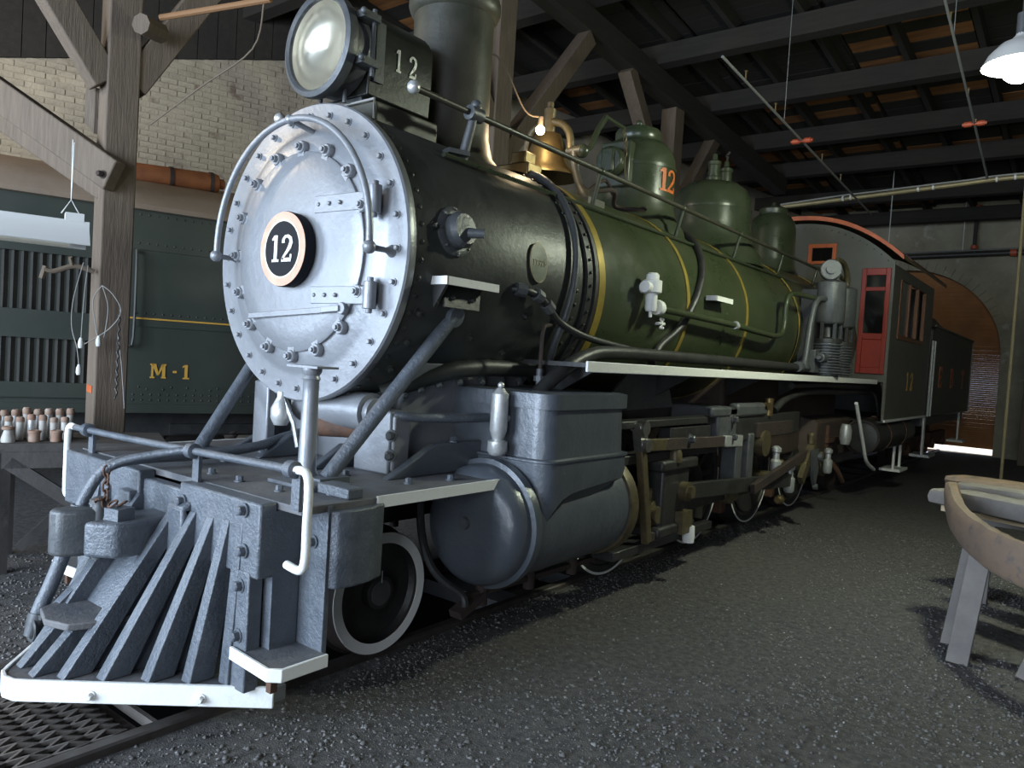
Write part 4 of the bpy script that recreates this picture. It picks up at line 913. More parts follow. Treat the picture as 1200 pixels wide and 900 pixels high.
def wheels():
    def wheel(x, y, R, s, nm, white_w, nspoke=0, solid=True):
        m = MB(); ax = (s, 0, 0)
        fo = abs(x)-.432
        m.lathe([(R+.018, -fo), (R+.022, -fo+.008), (R+.004, -fo+.016), (R+.001, -fo+.024), (R, .0), (R-.006, .012), (R*.88, .014), (R*.86, .0), (R*.86, -fo)], (x, y, R), ax, 72, True, False); w = m.build(nm, 'dark_rust' if not nspoke else 'black_metal', LOCO)
        m = MB(); m.lathe([(R-.005, .0125), (R-.006, .0150), (R-white_w, .0150), (R-white_w, .0125)], (x, y, R), ax, 72, False, False); m.build('white_rim', 'white_paint', w)
        if solid:
            m = MB(); m.lathe([(R*.86, -.02), (R*.80, -.045), (R*.5, -.06), (R*.3, -.03), (R*.27, .01), (R*.12, .012)], (x, y, R), ax, 64, False, True); m.build('wheel_disc', 'black_metal', w)
            m = MB(); m.lathe([(R*.205, .0115), (R*.205, .016), (0, .02)], (x, y, R), ax, 32, False, False); m.build('axle_end', 'grey_metal', w)
        else:
            m = MB(); m.lathe([(.13, -.09), (.13, .04), (.10, .055)], (x, y, R), ax, 28); m.lathe([(R*.87, -.08), (R*.80, -.07), (R*.80, -.01), (R*.87, .0)], (x, y, R), ax, 64, False, False); m.build('hub', 'black_metal', w)
            for i in range(13):
                a = 2*PI*i/13+.1; d = V(0, math.cos(a), math.sin(a)); k = MB(); k.bar(V(x-s*.04, y, R)+d*.10, V(x-s*.04, y, R)+d*(R*.84), .05, .055, (1, 0, 0)); k.build('spoke', 'black_metal', w)
            m = MB(); P = []
            for a in np.linspace(200, 340, 15): P.append(V(x-s*.05, y+R*.80*math.cos(math.radians(a)), R+R*.80*math.sin(math.radians(a))))
            m.prism(P, (s*.06, 0, 0)); m.build('counterweight', 'black_metal', w)
        return w
    for s in (1, -1):
        wheel(s*.545, .125, .308, s, 'pilot_wheel', .058)
        for y in (2.28, 3.70, 5.08, 6.46): wheel(s*.585, y, .56, s, 'driving_wheel', .022, 13, False)
    for y, r in ((.125, .05), (2.28, .09), (3.70, .09), (5.08, .09), (6.46, .09)):
        m = MB(); m.cyl((-.5, y, .308 if y < 1 else .56), (.5, y, .308 if y < 1 else .56), r, n=16); m.build('axle', 'dark_rust', LOCO)
    # thin white tail of the axle mark on the pilot wheel
    m = MB(); m.box(.560, .562, .12, .126, .36, .42); m.build('axle_mark', 'silver', LOCO)
wheels()

def motion():
    for s in (1, -1):
        def bar(nm, p, q, w, h, matn, up=(0, 0, 1)):
            m = MB(); m.bar((s*p[0], p[1], p[2]), (s*q[0], q[1], q[2]), w, h, up); return m.build(nm, matn, LOCO, bevel=.006)
        X = .85
        # crosshead, guides and yoke
        m = MB(); m.box(min(s*.80, s*1.0), max(s*.80, s*1.0), 2.30, 2.72, .36, .86); m.box(min(s*.78, s*1.03), max(s*.78, s*1.03), 2.22, 2.80, .80, .88); m.box(min(s*.78, s*1.03), max(s*.78, s*1.03), 2.22, 2.80, .34, .42); ch = m.build('crosshead', 'black_metal', LOCO, bevel=.02)
        m = MB(); m.cyl((s*1.0, 2.60, .64), (s*1.06, 2.60, .64), .07, n=18); m.cyl((s*1.06, 2.60, .64), (s*1.09, 2.60, .64), .045, n=6); m.build('wrist_pin', 'olive_steel', ch)
        m = MB(); m.lathe([(.05, 0), (.05, .06), (.03, .1)], (s*1.0, 2.45, .86), (0, 0, 1), 12); m.build('oil_cup', 'olive_steel', ch); m = MB(); m.box(min(s*.96, s*1.06), max(s*.96, s*1.06), 2.52, 2.68, .34, .50); m.build('shoe', 'olive_steel', ch)
        for z in (.91, .30): bar('guide_bar', (.90, 1.70, z), (.90, 3.25, z), .16, .06, 'black_metal')
        m = MB(); m.box(min(s*.60, s*1.02), max(s*.60, s*1.02), 3.15, 3.42, .98, 1.24); m.box(min(s*.98, s*1.03), max(s*.98, s*1.03), 3.0, 3.50, 1.16, 1.24); m.box(min(s*.98, s*1.03), max(s*.98, s*1.03), 3.34, 3.50, .90, 1.24); y = m.build('guide_yoke', 'grey_metal', LOCO, bevel=.02)
        for yy, z in ((3.40, 1.14), (3.40, 1.0), (2.6, 1.02)): bolt(y, (s*1.03, yy, z), (s, 0, 0), 'grey_metal', 2)
        bar('valve_stem_guide', (.93, 1.6, 1.14), (.93, 3.2, 1.14), .12, .05, 'black_metal')
        bar('yoke_brace', (.93, 2.4, 1.02), (.93, 3.1, 1.02), .1, .16, 'black_metal')
        m = MB(); m.prism([(s*.72, 1.8, 1.20), (s*.72, 2.9, 1.22), (s*.72, 2.75, 1.49), (s*.72, 2.2, 1.49)], (s*.02, 0, 0)); m.build('splash_plate', 'grey_metal', LOCO)
        # link support beam running back over the drivers
        bar('link_beam', (.95, 3.45, 1.04), (.95, 5.30, 1.06), .06, .20, 'black_metal')
        bar('link_beam_plate', (.99, 4.05, 1.02), (.99, 5.0, 1.02), .03, .13, 'dark_rust')
        m = MB(); m.box(min(s*.86, s*1.0), max(s*.86, s*1.0), 3.62, 3.75, .56, 1.0); m.box(min(s*.86, s*1.0), max(s*.86, s*1.0), 3.90, 4.02, .56, 1.0); m.box(min(s*.86, s*1.0), max(s*.86, s*1.0), 3.62, 4.02, .50, .58); lk = m.build('expansion_link', 'grey_metal', LOCO, bevel=.015)
        m = MB(); m.cyl((s*.96, 4.24, .90), (s*1.03, 4.24, .90), .115, n=28); m.build('link_trunnion', 'olive_steel', LOCO)
        m = MB(); m.box(min(s*.9, s*1.0), max(s*.9, s*1.0), 3.6, 4.3, 1.14, 1.26); m.build('reverse_shaft_block', 'grey_metal', LOCO, bevel=.03)
        m = MB(); m.box(min(s*.95, s*1.0), max(s*.95, s*1.0), 4.22, 4.42, 1.20, 1.26); m.cyl((s*.97, 4.4, 1.14), (s*.97, 4.4, 1.30), .04, n=10); m.build('oil_cup', 'brass', LOCO)
        # combination lever and radius rod
        bar('combination_lever', (1.0, 1.90, 1.12), (1.0, 2.10, .34), .05, .07, 'olive_steel', (0, 1, 0))
        m = MB(); m.cyl((s*.97, 1.90, 1.12), (s*1.05, 1.90, 1.12), .05, n=16); m.cyl((s*.97, 1.93, 1.01), (s*1.06, 1.93, 1.01), .045, n=16); m.bar((s*1.0, 1.88, 1.16), (s*1.0, 1.94, .98), .06, .09, (0, 1, 0)); m.build('lever_pin', 'steel', LOCO)
        bar('radius_rod', (1.02, 2.0, 1.005), (1.02, 3.35, .965), .035, .085, 'dark_rust')
        bar('radius_rod_end', (1.025, 1.94, 1.01), (1.025, 2.22, 1.0), .04, .08, 'olive_steel')
        bar('radius_rod_end', (1.025, 3.25, .97), (1.025, 3.62, .955), .04, .09, 'silver')
        bar('union_link', (.98, 2.10, .36), (.98, 2.62, .37), .05, .06, 'dark_rust')
        m = MB(); m.lathe([(.04, -.04), (.045, .0), (.04, .08)], (s*1.04, 2.68, .30), (0, 0, 1), 14); m.build('oil_cup', 'white_paint', LOCO)
        # rods
        bar('main_rod', (1.02, 2.60, .64), (1.02, 5.08, .50), .05, .12, 'black_metal')
        bar('side_rod', (.90, 2.28, .50), (.90, 6.46, .50), .05, .11, 'black_metal')
        bar('eccentric_rod', (1.08, 3.82, .54), (1.08, 5.30, .76), .045, .085, 'dark_rust')
        for y in (2.28, 3.70, 5.08, 6.46):
            m = MB(); m.lathe([(.085, -.05), (.095, -.04), (.095, .05), (.06, .06), (.06, .09)], (s*.90, y, .50), (s, 0, 0), 20); m.lathe([(.035, .09), (.035, .16), (.02, .18)], (s*.90, y, .50), (0, 0, 1), 12); m.cyl((s*.56, y, .50), (s*.90, y, .50), .05, n=12); m.build('crank_pin', 'olive_steel', LOCO)
        m = MB(); m.bar((s*1.10, 5.08, .50), (s*1.10, 5.32, .78), .05, .10); m.cyl((s*1.08, 5.32, .78), (s*1.15, 5.32, .78), .07, n=18); m.lathe([(.03, .05), (.035, .14), (.02, .16)], (s*1.10, 5.32, .80), (0, 0, 1), 12); m.build('eccentric_crank', 'olive_steel', LOCO)
        m = MB(); m.prism([(s*1.13, 5.24, .80), (s*1.13, 5.42, .80), (s*1.13, 5.46, .62), (s*1.13, 5.38, .42), (s*1.13, 5.30, .50)], (s*.03, 0, 0)); m.cyl((s*1.14, 5.42, .72), (s*1.20, 5.42, .72), .04, n=8); m.cyl((s*1.14, 5.38, .42), (s*1.18, 5.38, .42), .03, n=8); m.build('return_plate', 'grey_metal', LOCO)
        for y, z in ((4.55, .74), (5.0, .54), (6.30, .62)):
            m = MB(); m.lathe([(.035, -.16), (.05, -.14), (.05, -.02), (.03, .0), (.03, .06), (.045, .07), (.045, .10), (.02, .12)], (s*1.02, y, z), (0, 0, 1), 14); m.build('grease_cup', 'silver', LOCO)
        m = MB(); m.lathe([(.03, -.04), (.045, -.02), (.045, .03), (.02, .05)], (s*1.02, 4.72, .34), (0, 1, 0), 12); m.build('grease_cup', 'brass', LOCO)
        for y in (2.99, 4.39, 5.77):
            m = MB(); m.box(min(s*.5, s*.62), max(s*.5, s*.62), y-.06, y+.06, .18, .62); m.build('brake_shoe', 'rust', LOCO, bevel=.02)
        # ash pan damper rigging beyond the last driver
        m = MB(); m.tube([(s*.80, 7.0, .95), (s*.80, 7.0, .60), (s*.92, 7.15, .40), (s*.92, 7.4, .25)], .03, 8); m.box(min(s*.62, s*.84), max(s*.62, s*.84), 6.95, 7.65, .74, .80); m.build('damper_rigging', 'rust', LOCO)
        m = MB(); m.lathe([(.05, -.12), (.07, -.05), (.07, .05), (.05, .12)], (s*1.0, 7.05, .86), (0, 0, 1), 14); m.build('injector', 'silver', LOCO)
        m = MB(); m.box(min(s*.45, s*.75), max(s*.45, s*.75), 7.35, 8.6, .42, .60); m.build('trailing_frame', 'black_metal', LOCO, bevel=.02)
        m = MB(); m.lathe([(.375, -.12), (.36, -.102), (.36, .02), (.28, .03), (.26, .0), (.1, .02)], (s*.55, 8.25, .36), (s, 0, 0), 40); m.build('trailing_wheel', 'dark_rust', LOCO)
motion()

def pilot():
    # deck
    m = MB(); m.box(-.95, .95, -.68, .55, .868, .90); d = m.build('pilot_deck', 'deck_dust', LOCO, bevel=.004)
    m = MB(); m.box(.945, .958, -.30, .55, .855, .905); m.build('deck_edge', 'white_paint', d); m = MB(); m.box(-.958, -.945, -.30, .55, .855, .905); m.build('deck_edge', 'white_paint', d)
    for x, y in ((.10, -.55), (.34, -.56), (.62, -.55), (.46, -.36), (.66, -.30), (.70, -.44), (.80, -.42), (.78, .05), (-.2, -.3), (-.5, -.4), (-.4, .05), (.2, -.05), (.45, -.05), (.82, .3)): bolt(d, (x, y, .90), (0, 0, 1), 'pilot_paint', 1.2)
    m = MB(); m.box(.40, .72, -.46, -.24, .90, .918); m.build('brace_pad', 'pilot_paint', d, bevel=.004)
    m = MB(); m.box(.73, .93, -.44, -.36, .9, .945); m.build('brace_pad', 'pilot_paint', d, bevel=.006)
    # front beam
    m = MB(); m.box(-.95, -.16, -.76, -.68, .62, .895); m.box(-.16, .20, -.74, -.68, .55, .86); m.box(.20, .80, -.76, -.68, .60, .898); b = m.build('buffer_beam', 'pilot_paint', LOCO, bevel=.01)
    for x, z in ((.70, .86), (.71, .70), (.70, .56), (.70, .36), (.24, .82), (.24, .74)): bolt(b, (x, -.762, z), (0, -1, 0), 'pilot_paint', 1.5)
    m = MB(); m.box(.655, .755, -.765, -.70, .14, .62); m.build('pilot_upright', 'pilot_paint', LOCO, bevel=.006); m = MB(); m.box(-.755, -.655, -.765, -.70, .14, .62); m.build('pilot_upright', 'pilot_paint', LOCO, bevel=.006)
    m = MB(); m.box(.62, .80, -.69, -.565, .30, .865); m.build('beam_web', 'pilot_paint', LOCO)
    for s in (1, -1):
        # hanging step plate with rounded box and tread
        m = MB(); m.box(min(s*.70, s*.96), max(s*.70, s*.96), -.56, -.535, .28, .895); h = m.build('step_hanger', 'pilot_paint', LOCO, bevel=.003)
        for x, z in ((.74, .74), (.74, .64), (.88, .74)): bolt(h, (s*x, -.561, z), (0, -1, 0), 'pilot_paint', 1.4)
        m = MB(); pr = [(.957, -.548), (.985, -.525), (1.0, -.46), (.995, -.36), (.965, -.27), (.93, -.24), (.90, -.24), (.90, -.534)]
        m.rings([[V(s*x, y, .56) for x, y in pr], [V(s*x, y, .875) for x, y in pr]]); m.build('corner_casting', 'pilot_paint', h, bevel=.008)
        m = MB(); m.rings([[V(s*x, y, z) for x, y in ((.68, -.77), (.95, -.79), (.985, -.76), (.985, -.55), (.68, -.54))] for z in (.27, .31)]); st = m.build('step_tread', 'deck_dust', h, bevel=.005)
        m = MB(); m.rings([[V(s*x, y, z) for x, y in ((.675, -.785), (.955, -.806), (1.0, -.77), (1.0, -.555), (.986, -.555), (.986, -.76), (.95, -.791), (.675, -.771))] for z in (.263, .314)]); m.build('tread_edge', 'white_paint', h, bevel=.003)
        m = MB(); m.bar((s*.90, -.74, .19), (s*.90, -.74, .27), .03, .03); m.build('tread_post', 'rust', h)
    # cow-catcher: swept base with a white nosing, ten flat-faced ribs
    AP, EN = V(.0, -1.375, 0), V(.80, -.655, 0)
    outl = []
    for s in (1, -1):
        pts = [V(s*.80, -.60, 0), V(s*.80, -.66, 0), V(s*.10, -1.275, 0), V(s*.055, -1.31, 0), V(0, -1.322, 0)]
        outl += pts if s > 0 else list(reversed(pts))[1:]
    m = MB(); m.rings([[V(p.x, p.y, .085) for p in outl], [V(p.x, p.y, .145) for p in outl]]); base = m.build('pilot_base', 'deck_dust', LOCO)
    ed = [V(.80, -.655, 0), V(.10, -1.28, 0), V(.055, -1.317, 0), V(0, -1.33, 0), V(-.055, -1.317, 0), V(-.10, -1.28, 0), V(-.80, -.655, 0)]
    m = MB()
    def off(p, k): q = V(p.x, p.y, 0); n = V(0, -1, 0) if abs(p.x) < .02 else V((1 if p.x > 0 else -1)*.66, -.75, 0); return q+n*k
    lo = [off(p, .012) for p in ed]; li = [off(p, -.006) for p in ed]
    poly = lo+list(reversed(li)); m.rings([[V(p.x, p.y, .066) for p in poly], [V(p.x, p.y, .152) for p in poly]]); nose = m.build('pilot_nosing', 'white_paint', LOCO, bevel=.004)
    for f in (.3, .75): p = ed[1].lerp(ed[0], 1-f); bolt(nose, off(p, .012)+V(0, 0, .10), (.68, -.73, 0), 'white_paint', 1.1)
    tops = ((.17, .79), (.32, .79), (.455, .79), (.57, .80), (.665, .805)); bots = (.155, .27, .40, .52, .63)
    for s in (1, -1):
        for (tx, tz), bx in zip(tops, bots):
            by = -1.265+(bx-.10)*(.615/.70)+.02
            a = V(s*tx, -.762, tz); c = V(s*bx, by, .145)
            m = MB(); dr = (c-a).normalized(); w = V(.032, 0, 0)
            back = V(0, .06, -.02); bb = V(0, .11, .0)
            m.rings([[a-w*.8, a+w*.8, a+w*.8+back, a-w*.8+back], [c-w, c+w, c+w+bb, c-w+bb]]); m.build('pilot_rib', 'pilot_paint', LOCO, bevel=.004)
            k = MB(); k.prism([a+V(-s*.0, .03, -.01), c+V(0, .03, 0), V(c.x, -.70, .145), V(a.x, -.70, a.z-.05)], (-.012*s, 0, 0)); k.build('rib_web', 'pilot_paint', LOCO)
    # short centre ribs and the tread plate under the coupler
    for x in (-.075, .06):
        m = MB(); a = V(x, -1.10, .33); c = V(x*.9, -1.265, .145); w = V(.028, 0, 0); m.rings([[a-w, a+w, a+w+V(0, .08, 0), a-w+V(0, .08, 0)], [c-w, c+w, c+w+V(0, .1, 0), c-w+V(0, .1, 0)]]); m.build('pilot_rib', 'pilot_paint', LOCO, bevel=.004)
    m = MB(); pr = [(-.20, -.95), (-.20, -1.06), (-.15, -1.16), (0, -1.20), (.12, -1.16), (.17, -1.04), (.17, -.92)]; m.rings([[V(x, y, .315) for x, y in pr], [V(x, y, .345) for x, y in pr]]); m.build('coupler_tread', 'deck_dust', LOCO, bevel=.006)
    m = MB(); m.prism([(-.20, -.80, .60), (.17, -.80, .60), (.17, -.98, .345), (-.20, -.98, .345)], (0, .02, 0)); m.build('tread_back', 'pilot_paint', LOCO)
    m = MB(); m.rings([[V(-.22, -.78, .62), V(-.17, -.78, .62), V(-.17, -.72, .6), V(-.22, -.72, .6)], [V(-.20, -1.10, .33), V(-.15, -1.10, .33), V(-.15, -1.02, .33), V(-.20, -1.02, .33)]]); m.build('tread_rib', 'pilot_paint', LOCO)
    # knuckle coupler in its pocket
    m = MB(); body = [(-.06, -.72), (.13, -.72), (.14, -.85), (.16, -.93), (.15, -1.0), (.08, -1.06), (.03, -1.08), (.03, -.99), (-.02, -.95), (-.06, -.98), (-.09, -.95), (-.08, -.85)]
    m.rings([[V(x, y, .585) for x, y in body], [V(x, y, .735) for x, y in body]]); cp = m.build('coupler', 'pilot_paint', LOCO, bevel=.018, seg=3)
    m = MB(); kn = [(-.05, -.96), (-.06, -1.05), (-.10, -1.12), (-.16, -1.14), (-.20, -1.10), (-.19, -1.04), (-.15, -1.0), (-.11, -.96)]
    m.rings([[V(x, y, .56) for x, y in kn], [V(x, y, .76) for x, y in kn]]); m.build('knuckle', 'grey_metal', cp, bevel=.018, seg=3)
    m = MB(); m.cyl((-.07, -.97, .54), (-.07, -.97, .79), .028, n=14); m.lathe([(.04, .785), (.04, .80), (.02, .81)], (-.07, -.97, 0), (0, 0, 1), 12); m.build('knuckle_pin', 'grey_metal', cp)
    m = MB(); m.prism([(.04, -1.0, .735), (.12, -.98, .735), (.10, -.90, .735), (.03, -.92, .735)], (0, 0, .05)); m.build('lock_block', 'pilot_paint', cp)
    m = MB(); m.box(.17, .30, -.80, -.70, .55, .80); m.prism([(.17, -.80, .80), (.30, -.80, .80), (.30, -.70, .86), (.17, -.70, .86)], (0, .02, -.05)); m.build('coupler_pocket', 'pilot_paint', LOCO, bevel=.012); m = MB(); m.box(-.28, -.17, -.80, -.70, .55, .80); m.build('coupler_pocket', 'pilot_paint', LOCO, bevel=.012)
    # uncoupling lever across the deck with white drop handles
    m = MB(); m.tube([(-.93, -.72, 1.012), (-.4, -.72, 1.018), (.2, -.72, 1.032), (.97, -.72, 1.05)], .017, 10); u = m.build('uncoupling_lever', 'pilot_paint', LOCO)
    for s, z in ((1, 1.05), (-1, 1.012)):
        m = MB(); m.tube(smooth([(s*.95, -.72, z), (s*1.01, -.72, z), (s*1.035, -.72, z-.05), (s*1.035, -.72, z-.2), (s*1.035, -.72, z-.32), (s*1.01, -.72, z-.37), (s*.90, -.70, z-.375)], 5), .017, 10); m.build('drop_handle', 'white_paint', u)
    for x, z in ((.22, 1.032), (-.80, 1.013), (.93, 1.05)):
        m = MB(); m.lathe([(.022, -.025), (.034, -.02), (.034, .02), (.022, .025)], (x, -.72, z), (1, 0, 0), 14); m.bar((x+.01, -.70, .89), (x+.01, -.70, z), .05, .016, (0, 1, 0)); m.build('lever_bracket', 'pilot_paint', u)
    m = MB(); m.tube(smooth([(.19, -.72, 1.032), (.10, -.80, 1.01), (.02, -.90, .98), (-.02, -.96, .945)], 5), .018, 10); m.build('lift_arm', 'pilot_paint', u)
    m = MB()
    for k in range(5):
        c = V(-.02+.008*(k % 2), -.97, .93-k*.034); m.tube([c+(V(.013*math.cos(a), 0, .024*math.sin(a)) if k % 2 else V(0, .013*math.cos(a), .024*math.sin(a))) for a in np.linspace(0, 2*PI, 13)[:-1]], .005, 6, True)
    for k, (dx, dy) in enumerate(((.05, .0), (.07, .03), (-.03, -.02))): 
        c = V(dx, -.97+dy, .80); m.tube([c+V(.02*math.cos(a), .016*math.sin(a), .012*math.sin(a+k)) for a in np.linspace(0, 2*PI, 13)[:-1]], .005, 6, True)
    m.build('lift_chain', 'rust', u)
    # air line over the deck, ending in the hanging brake hose
    m = MB(); m.tube(smooth([(-.25, .35, 1.05), (-.28, .12, 1.0), (-.22, -.1, .965), (-.16, -.45, .95), (-.14, -.72, .955), (-.16, -.86, .94), (-.19, -.92, .89), (-.22, -.96, .80), (-.24, -.99, .70)], 6), .026, 12); a = m.build('air_line', 'pilot_paint', LOCO)
    m = MB(); m.tube(smooth([(-.235, -.985, .72), (-.25, -1.02, .58), (-.26, -1.07, .42), (-.265, -1.12, .29), (-.26, -1.14, .22)], 6), .032, 12); m.lathe([(.038, -.02), (.042, 0), (.038, .05)], (-.235, -.985, .70), (.05, .1, 1), 12); m.build('brake_hose', 'pilot_paint', a)
    m = MB(); m.cyl((-.262, -1.12, .28), (-.258, -1.15, .19), .042, .03, 12); m.tube([V(-.26+.05*math.cos(w), -1.15, .22+.05*math.sin(w)) for w in np.linspace(0, 2*PI, 15)[:-1]], .007, 6, True); m.bar((-.30, -1.13, .27), (-.20, -1.13, .28), .012, .02); m.build('hose_coupling', 'grey_metal', a)
    # flag stand post with a flat top on the deck
    m = MB(); m.lathe([(.055, .90), (.055, .93), (.043, .95), (.036, 1.30), (.036, 1.36), (.042, 1.37), (.036, 1.385), (.047, 1.405), (.047, 1.42)], (.47, -.30, 0), (0, 0, 1), 20); f = m.build('step_post', 'graphite', LOCO)
    m = MB(); m.box(.36, .585, -.36, -.24, 1.42, 1.43); m.build('post_plate', 'graphite', f)
pilot()

# ================================================================== tender
def tender():
    t = thing('tender', 'dark tender lettered in orange coupled behind the cab', 'tender', (0, 13.6, 0))
    m = MB(); m.prism([(1.2, 11.25, .98), (1.2, 16.0, .98), (1.2, 16.0, 2.46), (1.2, 11.45, 2.46), (1.2, 11.25, 2.40)], (-2.4, 0, 0)); b = m.build('tank', 'tender_black', t, bevel=.02)
    m = MB(); m.box(1.195, 1.22, 11.3, 16.0, 2.44, 2.47); m.box(1.195, 1.215, 15.96, 16.0, .98, 2.46); m.build('tank_edge', 'cab_grey', t)
    m = MB(); m.prism([(1.0, 11.8, 2.46), (-1.0, 11.8, 2.46), (-.7, 11.9, 2.8), (.7, 11.9, 2.8)], (0, 2.6, 0)); m.build('coal_bunker', 'black_metal', t)
    m = MB(); m.tube([(1.235, 11.2, 1.0), (1.235, 11.2, 2.2)], .018, 8); m.tube([(1.235, 10.98, 1.0), (1.235, 10.98, 2.2)], .018, 8); m.build('grab_iron', 'silver', t)
    for i, (ch, y) in enumerate((('E', 12.2), ('B', 13.5), ('T', 14.9))):
        m = MB(); text(m, ch, (1.201, y, 1.46), (0, 1, 0), (0, 0, 1), .36, .3, 1.5, .003); m.build('letter', 'orange_paint', t)
    m = MB(); m.box(-1.1, 1.1, 11.2, 16.1, .82, .98); m.build('underframe', 'black_metal', t)
    for y in (12.0, 13.3, 14.6, 15.6):
        for s in (1, -1):
            m = MB(); m.lathe([(.36, -.1), (.35, -.072), (.35, .02), (.28, .03), (.1, .03)], (s*.52, y, .35), (s, 0, 0), 32); m.build('wheel', 'dark_rust', t)
    for y in (12.65, 15.1):
        m = MB(); m.box(.72, .82, y-.9, y+.9, .36, .56); m.cyl((.86, y-.65, .36), (.70, y-.65, .36), .11, n=12); m.cyl((.86, y+.6, .36), (.70, y+.6, .36), .11, n=12); m.build('truck_frame', 'rust', t)
    m = MB(); m.bar((1.12, 15.5, .98), (1.12, 15.5, .4), .03, .09); m.box(.95, 1.24, 15.3, 15.9, .36, .40); m.build('step', 'white_paint', t)
    m = MB(); m.bar((1.12, 11.5, .98), (1.12, 11.5, .35), .03, .12); m.box(.95, 1.24, 11.4, 12.0, .31, .35); m.build('step', 'silver', t)
tender()

# ================================================================== lamps, pipes, bench, timbers
def pendant(x, y, z, energy, color, lab, r=.20, glow='bulb_glow', spot=True, vis=True):
    t = thing('pendant_lamp', lab, 'lamp', (x, y, z))
    m = MB(); m.lathe([(.03, .26), (.035, .20), (.06, .17), (r*.55, .14), (r*.85, .07), (r, 0), (r*.985, 0), (r*.83, .062), (r*.53, .13), (.05, .16)], (x, y, z), (0, 0, 1), 36, False, False); m.build('shade', 'enamel_white', t)
    m = MB(); m.ball((x, y, z+.02), r*.55, 18, 12, (1, 1, 1.1)); m.build('bulb', glow, t)
    m = MB(); m.cyl((x, y, z+.2), (x, y, z+.34), .035, n=14); m.build('socket', 'grey_metal', t)
    m = MB(); m.tube([(x, y, z+.3), (x, y, RZ(y)-.1)], .01, 6); m.build('cord', 'pipe_black', t)
    light('lamp_light', 'POINT', (x, y, z-.16), energy, color, shadow_soft_size=.12)
pendant(2.76, 3.51, 3.66, 300, (.90, 1, .76), 'white shaded pendant lamp glowing above the pile of timbers', .22)

